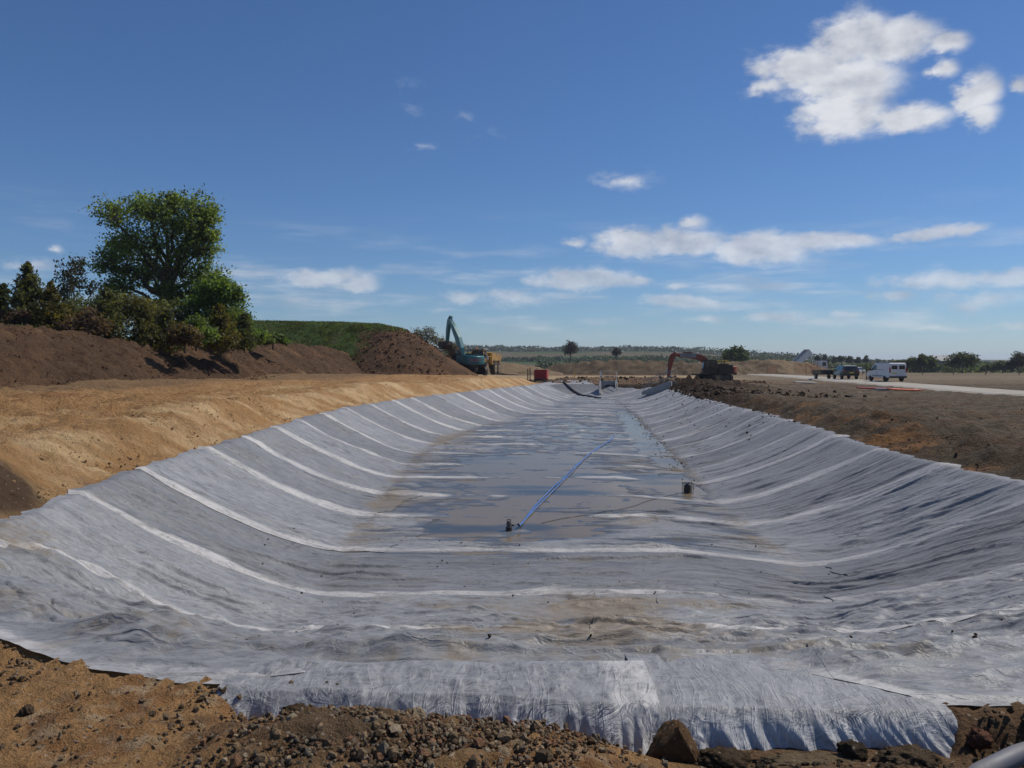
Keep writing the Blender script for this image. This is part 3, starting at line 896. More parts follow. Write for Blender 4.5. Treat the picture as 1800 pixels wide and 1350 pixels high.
def build_drape(xa, xb, flare, lift, band_lo, band_hi, ph, back):
    nx = int((xb - xa) / 0.010)
    nv = 130
    U = np.linspace(0, 1, nx)[None, :]
    Vv = np.linspace(0, 1, nv)[:, None]
    X0 = lerp(xa, xb, U)
    ly = lip_y(X0) + 0.09 * fbm(X0 * 1.5, X0 * 0, 4, 101 + ph)
    yb = back + 0.06 * fbm(X0 * 2.3, X0 * 0, 3, 104 + ph) + 0 * X0
    # flat part then rounded lip then fall
    vl = 0.52
    t1 = np.clip(Vv / vl, 0, 1)
    t2 = np.clip((Vv - vl) / (1 - vl), 0, 1)
    Y = lerp(yb, ly, t1)
    round_ = 0.08
    fall = (0.42 + 0.10 * fbm(X0 * 4, X0 * 0 + 2, 3, 120 + ph)) * t2
    Yf = ly - round_ * (1 - np.exp(-fall / 0.045)) - 0.15 * t2 ** 1.3
    Y = np.where(t2 > 0, Yf, Y)
    X = X0 + flare * t2 ** 1.2 * (U - 0.35) + 0 * Vv
    f = rim_field(X, Y)
    Yq = np.maximum(Y, lip_y(X) + 0.12)
    Zt = smooth_terrain(X, Yq, f=rim_field(X, Yq)) - 0.02 * t1
    Z = np.where(t2 > 0, -0.045 - fall, np.maximum(Zt, -0.6))
    bend = np.exp(-((t1 - 1) * 6) ** 2) * (t2 <= 0)
    Z = Z - 0.012 * bend
    # pleats hanging from the lip
    pl = fbm(X0 * 5 - flare * 4.0 * t2, Vv * 0.6, 3, 107 + ph) * (0.07 + 0.14 * flare) + np.abs(perlin(X0 * 11 - flare * 8 * t2, Vv * 0.6, 110 + ph)) * (0.035 + 0.08 * flare)
    Y = Y - pl * sst(0.0, 0.55, t2) - 0.02 * t2
    mid_ = np.clip(t1 * 5, 0, 1)
    Z = Z + mid_ * (np.maximum(fbm(X0 * 2.6, Y * 4.0, 4, 113 + ph), -0.1) * 0.05 + fbm(X0 * 7, Y * 2.5, 3, 114 + ph) * 0.016) * (1 - t2) * (0.35 if flare > 0.1 else 1.0) - 0.016 * (1 - mid_)
    Z = Z + lift + 0.022
    xb_ = X0 + 0.05 * fbm(X0 * 3, Vv * 4, 3, 118)
    band = sst(band_lo - 0.05, band_lo + 0.06, xb_) * (1 - sst(band_hi - 0.02, band_hi + 0.02, X0)) * 0.85 + 0 * Z
    dirt = 0.30 * sst(0.0, 0.5, fbm(X * 2.0, Y * 3 + Z * 2, 3, 116)) + 0.30 * t2 ** 2 * sst(-0.2, 0.4, fbm(X * 3, Z * 2, 3, 117))
    V = np.stack([X, Y, Z], -1).reshape(-1, 3) - np.array((0, 5, 0))
    return mesh_np('fabric_sheet', V, grid_faces(nv, nx), M['drape'], liner, attrs={'band': band, 'dirt': dirt, 'wet': 0 * Z, 'tone': 1.15 + 0.75 * sst(0, 0.25, t2) + 0 * Z, 'lay': Y + 0 * Z})  # hanging face brightened in its colour, since it hangs in shade


build_drape(0.74, 2.44, 0.26, -0.010, 9, 9, 3, 5.22)
build_drape(-1.72, 0.83, 0.02, 0.014, 0.56, 0.84, 0, 5.0)

# standing water
wx = np.linspace(-4.0, 9.5, 60)
wy = np.linspace(13.4, 62, 160)
WX, WY = np.meshgrid(wx, wy)
sf = rim_field(WX, WY)
kv = sf[0] > 0.93
kq = kv[:-1, :-1] & kv[1:, :-1] & kv[:-1, 1:] & kv[1:, 1:]
Fw = grid_faces(160, 60, kq)
Vw = np.stack([WX, WY, WX * 0 + WATER_Z], -1).reshape(-1, 3)
Vw, Fw = compact(Vw, Fw)
tag(mesh_np('water', Vw, Fw, M['water']), kind='structure')

# ------------------------------------------------------------------ heaps of soil (terrain)
def poly_ridge(x, y, pts, slope, r0):
    """height of a ridge with crest points (x, y, z)"""
    best = np.full(x.shape, -1e9)
    for (x0, y0, z0), (x1, y1, z1) in zip(pts[:-1], pts[1:]):
        ex, ey = x1 - x0, y1 - y0
        t = np.clip(((x - x0) * ex + (y - y0) * ey) / (ex * ex + ey * ey), 0, 1)
        d = np.hypot(x - x0 - t * ex, y - y0 - t * ey)
        best = np.maximum(best, lerp(z0, z1, t) - slope * (np.sqrt(d * d + r0 * r0) - r0))
    return best


BUND = [(-34, 22, 4.0), (-28, 33, 4.0), (-25.6, 40, 3.75), (-22.6, 48.7, 3.1), (-22.2, 56, 3.25), (-22, 64, 3.5), (-21.3, 77, 3.5), (-19.5, 86, 3.3)]
MOUND = [(-44, 101, 6.9), (-30, 100, 6.9), (-21, 97, 6.6), (-15.5, 92.5, 6.2), (-13.0, 89.5, 5.6)]


def h_bund(x, y):
    return poly_ridge(x + 0.5 * fbm(x * .15, y * .15, 3, 121), y, BUND, 0.60, 0.8)


def h_mound(x, y):
    return poly_ridge(x + 0.8 * fbm(x * .12, y * .12, 3, 122), y + 0.8 * fbm(x * .12, y * .12, 3, 123), MOUND, 0.66, 1.2)


def heap(name, x0, x1, y0, y1, step, hf, cf, rough=0.1):
    X, Y = np.meshgrid(np.arange(x0, x1, step), np.arange(y0, y1, step))
    Z = hf(X, Y)
    g = smooth_terrain(X, Y)
    Z = Z + rough * (fbm(X * 0.5, Y * 0.5, 3, 131) * 1.6 + fbm(X * 1.7, Y * 1.7, 4, 132) * 1.5 + np.maximum(fbm(X * 4, Y * 4, 2, 133), -.1) * 0.8)
    kv = Z > g - 0.45
    kq = kv[:-1, :-1] | kv[1:, :-1] | kv[:-1, 1:] | kv[1:, 1:]
    F = grid_faces(*X.shape, kq)
    C = cf(X, Y, Z)
    V, F, C = compact(np.stack([X, Y, Z], -1).reshape(-1, 3), F, C.reshape(-1, 3))
    return tag(mesh_np(name, V, F, M['soil'], col=C), kind='structure')


def cmix(a, b, f):
    return a + (b - a) * np.clip(f, 0, 1)[..., None]


C_TOP = np.array((0.080, 0.047, 0.027))
C_TOP2 = np.array((0.118, 0.064, 0.034))


def col_bund(x, y, z):
    n1, n2, n3 = fbm(x * .3, y * .3, 3, 141), fbm(x * 1.2, y * 1.2, 4, 142), fbm(x * 4, y * 4, 2, 143)
    c = cmix(np.broadcast_to(C_TOP, x.shape + (3,)), C_TOP2, sst(-.2, .5, n1 + n2 * .6))
    c = cmix(c, C_TOP * 0.6, sst(.05, .5, n2 + n3 * .5))
    c = cmix(c, np.array((0.24, 0.15, 0.08)), sst(.3, .6, n2 * .6 + n1) * 0.5)
    back = x < np.interp(y, [p[1] for p in BUND], [p[0] for p in BUND]) - 0.3
    c = np.where(back[..., None], cmix(c, C_GRASS * 0.8, 0.7 + n1), c)
    return c * (1 + .25 * n3)[..., None]


def col_mound(x, y, z):
    n1, n2, n3 = fbm(x * .3, y * .3, 3, 151), fbm(x * 1.2, y * 1.2, 4, 152), fbm(x * 4, y * 4, 2, 153)
    br = cmix(np.broadcast_to(C_TOP2 * 0.95, x.shape + (3,)), C_TOP * 0.9, sst(-.2, .4, n1 + n2))
    gr = cmix(np.broadcast_to(C_GRASS, x.shape + (3,)), np.array((0.085, 0.085, 0.035)), sst(0, .5, n1 + n2 * .5))
    f = sst(-0.5, 0.5, -16.6 - x + n1 * 2.0 + n2)
    f = np.maximum(f, sst(5.0, 5.6, z + n1 * .4))
    return cmix(br, gr, f) * (1 + .25 * n3)[..., None]


heap('earth_bund', -42, -12, 20, 96, 0.16, h_bund, col_bund, 0.19)
heap('grassy_mound', -48, -2, 74, 116, 0.22, h_mound, col_mound, 0.12)
H1 = [(10, 168, 1.2), (18, 160, 2.0), (28, 156, 1.8), (38, 152, 1.5), (46, 158, 1.0)]
H2 = [(48, 176, 1.7), (56, 172, 2.3), (66, 176, 1.4)]
H3 = [(2, 150, 1.2), (-2, 146, 1.5), (-7, 150, 0.9)]
cb = lambda x, y, z: cmix(np.broadcast_to(np.array((0.14, 0.10, 0.062)), x.shape + (3,)), np.array((0.08, 0.056, 0.034)), sst(-.1, .4, fbm(x * .5, y * .5, 4, 161)))
ct = lambda x, y, z: cmix(np.broadcast_to(np.array((0.20, 0.142, 0.084)), x.shape + (3,)), np.array((0.10, 0.07, 0.04)), sst(0, .5, fbm(x * .3, y * .6, 4, 162)))
heap('spoil_heap', -2, 56, 148, 178, 0.5, lambda x, y: poly_ridge(x, y, H1, 0.5, 1.0), cb, 0.35)
heap('sandy_spoil_heap', 40, 76, 162, 188, 0.5, lambda x, y: poly_ridge(x, y, H2, 0.6, 0.8), ct, 0.3)
heap('tan_spoil_heap', -14, 10, 138, 160, 0.5, lambda x, y: poly_ridge(x, y, H3, 0.25, 1.0), ct, 0.2)

# ------------------------------------------------------------------ haul road
near_pts = [(26.0, 20), (30.5, 47), (33.4, 64), (36.2, 93), (40.5, 128), (46, 160), (47, 185)]
wid = 5.2


def build_road():
    P = np.array(near_pts, float)
    t = np.linspace(0, 1, 160)
    cum = np.r_[0, np.cumsum(np.hypot(*np.diff(P, axis=0).T))]
    xx = np.interp(t * cum[-1], cum, P[:, 0])
    yy = np.interp(t * cum[-1], cum, P[:, 1])
    k = np.ones(15) / 15
    xx[7:-7] = np.convolve(xx, k, 'valid')
    yy[7:-7] = np.convolve(yy, k, 'valid')
    tx, ty = np.gradient(xx), np.gradient(yy)
    L = np.hypot(tx, ty)
    nxv, nyv = ty / L, -tx / L
    U = np.linspace(-0.06, 1.0, 14)
    X = xx[:, None] + nxv[:, None] * wid * U[None, :] + 0.12 * fbm(xx * .9, yy * .9, 2, 171)[:, None]
    Y = yy[:, None] + nyv[:, None] * wid * U[None, :]
    Z = smooth_terrain(X, Y) + 0.13
    Z[:, 0] -= 0.3
    Z[:, -1] -= 0.3
    o = mesh_np('road', np.stack([X, Y, Z], -1).reshape(-1, 3), grid_faces(*X.shape), M['road'])
    tag(o, kind='structure')
    return xx, yy


build_road()


def gz(x, y):
    z = float(terrain_at(x, y)[0])
    return z


# ------------------------------------------------------------------ scattered soil and gravel
def ico(sub=1):
    bm = bmesh.new()
    bmesh.ops.create_icosphere(bm, subdivisions=sub, radius=1)
    V = np.array([v.co[:] for v in bm.verts])
    F = np.array([[v.index for v in f.verts] for f in bm.faces])
    bm.free()
    return V, F


ICO1, ICO2 = ico(1), ico(2)


def lump_shapes(n, base, jag, seed):
    r = np.random.default_rng(seed)
    out = []
    for i in range(n):
        V, F = base
        V = V * (1 + jag * (r.random((len(V), 1)) - 0.5))
        V = V * (0.65 + 0.6 * r.random(3))
        # knock a few flats off
        for _ in range(3):
            nrm = r.normal(size=3)
            nrm /= np.linalg.norm(nrm)
            dd = V @ nrm
            V = V - np.maximum(dd - 0.55, 0)[:, None] * nrm
        out.append(V)
    return out


def rot_mats(n, r):
    q = r.normal(size=(n, 4))
    q /= np.linalg.norm(q, axis=1)[:, None]
    w, x, y, z = q.T
    return np.stack([np.stack([1 - 2 * (y * y + z * z), 2 * (x * y - z * w), 2 * (x * z + y * w)], -1),
                     np.stack([2 * (x * y + z * w), 1 - 2 * (x * x + z * z), 2 * (y * z - x * w)], -1),
                     np.stack([2 * (x * z - y * w), 2 * (y * z + x * w), 1 - 2 * (x * x + y * y)], -1)], 1)


def scatter(name, pts, size, cols, parent=None, base=ICO1, jag=0.5, seed=1, mat='clod', smooth=False):
    r = np.random.default_rng(seed)
    sh = lump_shapes(8, base, jag, seed + 100)
    n = len(pts)
    Rm = rot_mats(n, r)
    Vs, Fs, Cs = [], [], []
    nv = len(base[0])
    for i in range(n):
        Vs.append((sh[i % 8] @ Rm[i].T) * size[i] + pts[i])
        Fs.append(base[1] + i * nv)
    C = np.repeat(cols, nv, 0)
    return mesh_np(name, np.concatenate(Vs), np.concatenate(Fs), M[mat], parent, smooth, col=C)


def scatter_zone(n, fx, sz, cf, hz=None, sink=0.3, seed=5):
    r = np.random.default_rng(seed)
    x, y = fx(n, r)
    z = (hz or (lambda a, b: smooth_terrain(a, b)))(x, y)
    s = sz(len(x), r, x, y)
    return np.stack([x, y, z + s * (0.5 - sink)], -1), s, cf(x, y, r)


def tone(c, r, n, v=0.3):
    return np.clip(np.asarray(c) * (1 + v * (r.random((n, 1)) * 2 - 1)), 0.004, 1)


parts_p, parts_s, parts_c = [], [], []


def addz(res):
    parts_p.append(res[0])
    parts_s.append(res[1])
    parts_c.append(res[2])


# left bank and bench
def fx_left(n, r):
    y = 10 + 55 * r.random(n) ** 1.6
    x = xl_rim(y) - 0.3 - 9 * r.random(n) ** 1.5
    return x, y


addz(scatter_zone(1800, fx_left, lambda n, r, x, y: 0.008 + 0.022 * r.random(n) ** 4 + 0.0002 * y, lambda x, y, r: tone((0.27, 0.155, 0.07), r, len(x), .45), seed=11))


# right plateau
def fx_right(n, r):
    y = 10 + 50 * r.random(n) ** 1.6
    x = xr_rim(y) + 0.15 + 12 * r.random(n) ** 2
    return x, y


addz(scatter_zone(2000, fx_right, lambda n, r, x, y: 0.010 + 0.035 * r.random(n) ** 5 + 0.0002 * y, lambda x, y, r: tone((0.13, 0.09, 0.057), r, len(x), .5), seed=12))


def fx_dark(n, r):
    y = 42 + 36 * r.random(n)
    x = xr_rim(np.minimum(y, 72)) + 0.0 + np.abs(r.normal(size=n)) * 3.6
    return x, y


addz(scatter_zone(2200, fx_dark, lambda n, r, x, y: 0.05 + 0.14 * r.random(n) ** 3, lambda x, y, r: tone((0.055, 0.036, 0.022), r, len(x), .5), seed=13))


def fx_far(n, r):
    return 1 + 26 * r.random(n), 81 + 14 * r.random(n)


addz(scatter_zone(1100, fx_far, lambda n, r, x, y: 0.06 + 0.14 * r.random(n) ** 3, lambda x, y, r: tone((0.10, 0.068, 0.042), r, len(x), .5), seed=14))


def fx_bund(n, r):
    y = 28 + 56 * r.random(n) ** 1.2
    x = np.interp(y, [p[1] for p in BUND], [p[0] for p in BUND]) + 6.5 * r.random(n) - 0.5
    return x, y


addz(scatter_zone(4500, fx_bund, lambda n, r, x, y: 0.02 + 0.045 * r.random(n) ** 3, lambda x, y, r: tone((0.09, 0.054, 0.032), r, len(x), .4), hz=lambda x, y: np.maximum(h_bund(x, y), smooth_terrain(x, y)), seed=15))


def fx_mound(n, r):
    return -17 + 10 * r.random(n), 80 + 11 * r.random(n)


addz(scatter_zone(900, fx_mound, lambda n, r, x, y: 0.05 + 0.15 * r.random(n) ** 3, lambda x, y, r: tone((0.13, 0.072, 0.04), r, len(x), .5), hz=lambda x, y: np.maximum(h_mound(x, y), smooth_terrain(x, y)), seed=16))


# foreground grit
def fx_fg(n, r):
    y = 3.0 + 2.4 * r.random(n)
    x = -3.6 + 2.6 * r.random(n)
    k = y < near_edge(x) - 0.04
    return x[k], y[k]


addz(scatter_zone(6000, fx_fg, lambda n, r, x, y: 0.0025 + 0.020 * r.random(n) ** 6, lambda x, y, r: tone((0.27, 0.19, 0.115), r, len(x), .6), seed=17))


def fx_face(n, r):
    y = 9.5 + 16 * r.random(n) ** 1.4
    return xl_rim(y) - 0.15 - 3.2 * r.random(n), y


addz(scatter_zone(3000, fx_face, lambda n, r, x, y: 0.006 + 0.03 * r.random(n) ** 5, lambda x, y, r: tone((0.33, 0.215, 0.11), r, len(x), .5), seed=27))


def fx_fg2(n, r):
    y = 3.1 + 1.25 * r.random(n)
    x = 0.9 + 2.2 * r.random(n)
    k = (y < lip_y(x) - 0.28) | ((x > 2.55) & (y < 4.42))
    return x[k], y[k]


addz(scatter_zone(3000, fx_fg2, lambda n, r, x, y: 0.004 + 0.022 * r.random(n) ** 4, lambda x, y, r: tone((0.12, 0.085, 0.055), r, len(x), .6), seed=18))
soil_bits = scatter('soil_clods', np.concatenate(parts_p), np.concatenate(parts_s), np.concatenate(parts_c), jag=0.7, seed=19)
tag(soil_bits, 'loose clods and crumbs of soil strewn over the banks', 'soil', kind='stuff')

# gravel heap in the foreground: the larger stones one by one, the rest as one mass
gravel = empty('gravel_heap', (-0.6, 3.7, 0))
tag(gravel, 'heap of brown gravel and stones in front of the fabric edge', 'gravel')
PALS = np.array([(0.27, 0.185, 0.105), (0.32, 0.225, 0.135), (0.23, 0.125, 0.07), (0.38, 0.30, 0.20), (0.17, 0.13, 0.09), (0.28, 0.155, 0.09), (0.15, 0.10, 0.06), (0.24, 0.19, 0.135)]) * 1.25
r_ = np.random.default_rng(31)
n = 9000
gx = np.clip(r_.normal(-0.5, 0.62, n), -1.75, 1.2)
gy = 3.0 + 1.14 * r_.random(n)
okm = (gy < np.interp(gx, [-1.75, -1.3, 1.2], [4.2, 4.12, 4.02])) & (r_.random(n) < np.interp(gx, [-1.75, -1.2, -0.9, 0.6, 1.2], [0.12, 0.4, 1, 1, .3]))
gx, gy = gx[okm], gy[okm]
gzv = smooth_terrain(gx, gy)
gs = 0.004 + 0.016 * r_.random(len(gx)) ** 4
gp = np.stack([gx + 0.6, gy - 3.7, gzv + gs * 0.4 + 0.010], -1)
gc = PALS[r_.integers(0, 8, len(gx))] * (0.75 + 0.5 * r_.random((len(gx), 1)))
tag(scatter('small_gravel', gp, gs, gc, gravel, ICO1, 0.5, 32, smooth=False), kind='stuff')
stone_sh = lump_shapes(10, ICO1, 0.35, 77)
stone_me = []
for i, V in enumerate(stone_sh):
    c = np.tile(PALS[i % 8], (len(V), 1))
    stone_me.append(mesh_np('stone', V, ICO1[1], M['clod'], col=c, smooth=False, link=False))
for i in range(300):
    x = float(np.clip(r_.normal(-0.35, 0.55), -1.5, 1.05))
    y = float(3.45 + 0.62 * r_.random())
    s = float(0.012 + 0.030 * r_.random() ** 4)
    o = bpy.data.objects.new('stone', stone_me[i % 10])
    COL.objects.link(o)
    o.parent = gravel
    o.location = (x + 0.6, y - 3.7, gz(x, y) + s * 0.35 + 0.012)
    o.rotation_euler = (r_.random() * 6, r_.random() * 6, r_.random() * 6)
    o.scale = (s, s * float(0.75 + 0.5 * r_.random()), s * 0.8)


def big_clod(name, label, loc, size, col, seed, cut=None):
    V, F = ico(4)
    r = np.random.default_rng(seed)
    nn = fbm(V[:, 0] * 1.6 + V[:, 2] * 1.1 + seed, V[:, 1] * 1.6 - V[:, 2] * 0.8, 4, 201) * 0.45 + fbm(V[:, 0] * 6 + V[:, 2] * 4, V[:, 1] * 6 - V[:, 2] * 5, 4, 203) * 0.34
    V = V * (1 + nn[:, None])
    for nrm, off in (cut or []):
        nrm = np.array(nrm, float)
        nrm /= np.linalg.norm(nrm)
        dd = V @ nrm
        V = V - (np.maximum(dd - off, 0) * 0.93)[:, None] * nrm
    V = V * np.array(size)
    V[:, 2] = np.maximum(V[:, 2], -size[2] * 0.75)
    C = np.tile(np.array(col), (len(V), 1)) * (1 + 0.4 * fbm(V[:, 0] * 30, V[:, 1] * 30 + V[:, 2] * 20, 3, 205))[:, None]
    o = mesh_np(name, V, F, M['clod'], col=np.clip(C, .01, 1))
    o.location = loc
    tag(o, label, 'soil clod', 'clods lying along the fabric edge')
    return o


CL = (0.17, 0.10, 0.05)
big_clod('soil_clod', 'large angular brown clod standing against the draped fabric', (0.86, 4.16, -0.125), (0.155, 0.10, 0.125), CL, 3,
         [((-1, -.1, .75), .42), ((1, -.25, .45), .52), ((0, -1, .1), .6), ((0.1, 0, 1), .98)])
big_clod('soil_clod', 'flat cracked clod lying in the trench right of the largest clod', (1.55, 4.10, -0.21), (0.26, 0.10, 0.07), (0.20, 0.145, 0.085), 5, [((0, 0, 1), .45)])
big_clod('soil_clod', 'dark round clod at the foot of the pleated fabric', (1.80, 4.16, -0.17), (0.07, 0.06, 0.055), (0.07, 0.05, 0.032), 8)
big_clod('soil_clod', 'broken brown clod under the right end of the pleated fabric', (2.08, 4.12, -0.19), (0.15, 0.09, 0.06), (0.13, 0.09, 0.055), 9)
big_clod('soil_clod', 'low dark lump between the big clod and the flat clod', (1.12, 4.12, -0.19), (0.13, 0.09, 0.05), (0.10, 0.068, 0.04), 12)
big_clod('soil_clod', 'dark round clod on the sandy soil at the far left edge', (-2.62, 4.25, 0.01), (0.035, 0.035, 0.03), (0.12, 0.08, 0.05), 15)
big_clod('soil_clod', 'ragged dark clod in the left foreground soil', (-1.35, 3.86, 0.03), (0.14, 0.07, 0.055), (0.12, 0.075, 0.042), 17)
big_clod('soil_clod', 'dark lump of soil at the left end of the gravel heap', (-1.12, 4.08, 0.08), (0.07, 0.06, 0.035), (0.11, 0.07, 0.04), 19)
big_clod('soil_clod', 'reddish clod half sunk in the dark soil at the right edge', (2.5, 4.2, -0.12), (0.06, 0.05, 0.05), (0.17, 0.08, 0.05), 22)


# ------------------------------------------------------------------ mesh builder for made things
class MB:
    def __init__(s):
        s.V, s.F = [], []

    def add(s, V, F):
        b = len(s.V)
        s.V += [tuple(v) for v in V]
        s.F += [tuple(i + b for i in f) for f in F]
        return s

    def box(s, c, d, rz=0.0, ry=0.0):
        hx, hy, hz = d[0] / 2, d[1] / 2, d[2] / 2
        m = Matrix.Rotation(rz, 3, 'Z') @ Matrix.Rotation(ry, 3, 'Y')
        V = [m @ Vector((sx * hx, sy * hy, sz * hz)) + Vector(c) for sz in (-1, 1) for sy in (-1, 1) for sx in (-1, 1)]
        return s.add(V, [(0, 2, 3, 1), (4, 5, 7, 6), (0, 1, 5, 4), (2, 6, 7, 3), (0, 4, 6, 2), (1, 3, 7, 5)])

    def prism(s, pts, a, b, ax='y', taper=None):
        """polygon pts extruded along ax from a to b; pts are (x, z) for y, (x, y) for z, (y, z) for x"""
        n = len(pts)
        V = []
        for w in (a, b):
            for (p, q) in pts:
                V.append({'y': (p, w, q), 'z': (p, q, w), 'x': (w, p, q)}[ax])
        if taper:
            V = [taper(v) for v in V]
        ar = sum(pts[i][0] * pts[(i + 1) % n][1] - pts[(i + 1) % n][0] * pts[i][1] for i in range(n))
        flip = (ar > 0) == (ax == 'y')
        if b < a:
            flip = not flip
        f0 = tuple(range(n))
        f1 = tuple(range(2 * n - 1, n - 1, -1))
        sd = [(i, i + n, (i + 1) % n + n, (i + 1) % n) for i in range(n)]
        F = [f0, f1] + sd
        if not flip:
            F = [tuple(reversed(f)) for f in F]
        return s.add(V, F)

    def cyl(s, p0, p1, r0, r1=None, n=12, cap=True):
        r1 = r0 if r1 is None else r1
        p0, p1 = Vector(p0), Vector(p1)
        d = (p1 - p0).normalized()
        u = d.orthogonal().normalized()
        v = d.cross(u)
        V = []
        for p, r in ((p0, r0), (p1, r1)):
            for i in range(n):
                a = 2 * math.pi * i / n
                V.append(p + (u * math.cos(a) + v * math.sin(a)) * r)
        F = [(i, (i + 1) % n, (i + 1) % n + n, i + n) for i in range(n)]
        if cap:
            F += [tuple(reversed(range(n))), tuple(range(n, 2 * n))]
        return s.add(V, F)

    def tube(s, pts, r, n=6):
        for a, b in zip(pts[:-1], pts[1:]):
            s.cyl(a, b, r, r, n)
        return s

    def build(s, name, mat, parent=None, bevel=0.0, seg=2, smooth=False):
        me = bpy.data.meshes.new(name)
        me.from_pydata(s.V, [], s.F)
        bm = bmesh.new()
        bm.from_mesh(me)
        bmesh.ops.recalc_face_normals(bm, faces=bm.faces)
        if bevel:
            ed = [e for e in bm.edges if len(e.link_faces) == 2 and e.calc_face_angle(0) > 0.5]
            bmesh.ops.bevel(bm, geom=ed, offset=bevel, segments=seg, affect='EDGES', clamp_overlap=True)
        bm.to_mesh(me)
        bm.free()
        if smooth:
            me.polygons.foreach_set('use_smooth', [True] * len(me.polygons))
        me.materials.append(M[mat] if isinstance(mat, str) else mat)
        o = bpy.data.objects.new(name, me)
        COL.objects.link(o)
        if parent:
            o.parent = parent
        return o


def lettering(txt, size, mat, parent, loc, rot, name='lettering', sx=1.0):
    cu = bpy.data.curves.new('t', 'FONT')
    cu.body = txt
    cu.size = size
    cu.extrude = 0.004
    cu.align_x = 'CENTER'
    cu.align_y = 'CENTER'
    ob = bpy.data.objects.new('t', cu)
    COL.objects.link(ob)
    bpy.context.view_layer.update()
    me = bpy.data.meshes.new_from_object(ob.evaluated_get(bpy.context.evaluated_depsgraph_get()))
    bpy.data.objects.remove(ob)
    me.name = name
    me.materials.clear()
    me.materials.append(M[mat])
    o = bpy.data.objects.new(name, me)
    COL.objects.link(o)
    o.parent = parent
    o.location = loc
    o.rotation_euler = rot
    o.scale = (sx, 1, 1)
    return o


# ------------------------------------------------------------------ excavators
def stadium(l, h, n=8):
    r = h / 2
    pts = []
    for i in range(n + 1):
        a = -math.pi / 2 + math.pi * i / n
        pts.append((l / 2 - r + r * math.cos(a), r + r * math.sin(a)))
    for i in range(n + 1):
        a = math.pi / 2 + math.pi * i / n
        pts.append((-l / 2 + r + r * math.cos(a), r + r * math.sin(a)))
    return pts


def ram(root, a, b, r=0.07, name='hydraulic_ram'):
    a, b = Vector(a), Vector(b)
    m = a.lerp(b, 0.58)
    o = MB().cyl(a, m, r).build(name, 'steel', root)
    MB().cyl(m, b, r * 0.6).build('rod', 'chrome', o)
    return o


def band_poly(c, w):
    """outline of a plate that follows centre line c with half widths w (x, z)"""
    L, Rr = [], []
    for i, (x, z) in enumerate(c):
        a = c[max(i - 1, 0)]
        b = c[min(i + 1, len(c) - 1)]
        tx, tz = b[0] - a[0], b[1] - a[1]
        l = math.hypot(tx, tz)
        nx_, nz_ = -tz / l, tx / l
        L.append((x + nx_ * w[i], z + nz_ * w[i]))
        Rr.append((x - nx_ * w[i], z - nz_ * w[i]))
    return L + Rr[::-1]


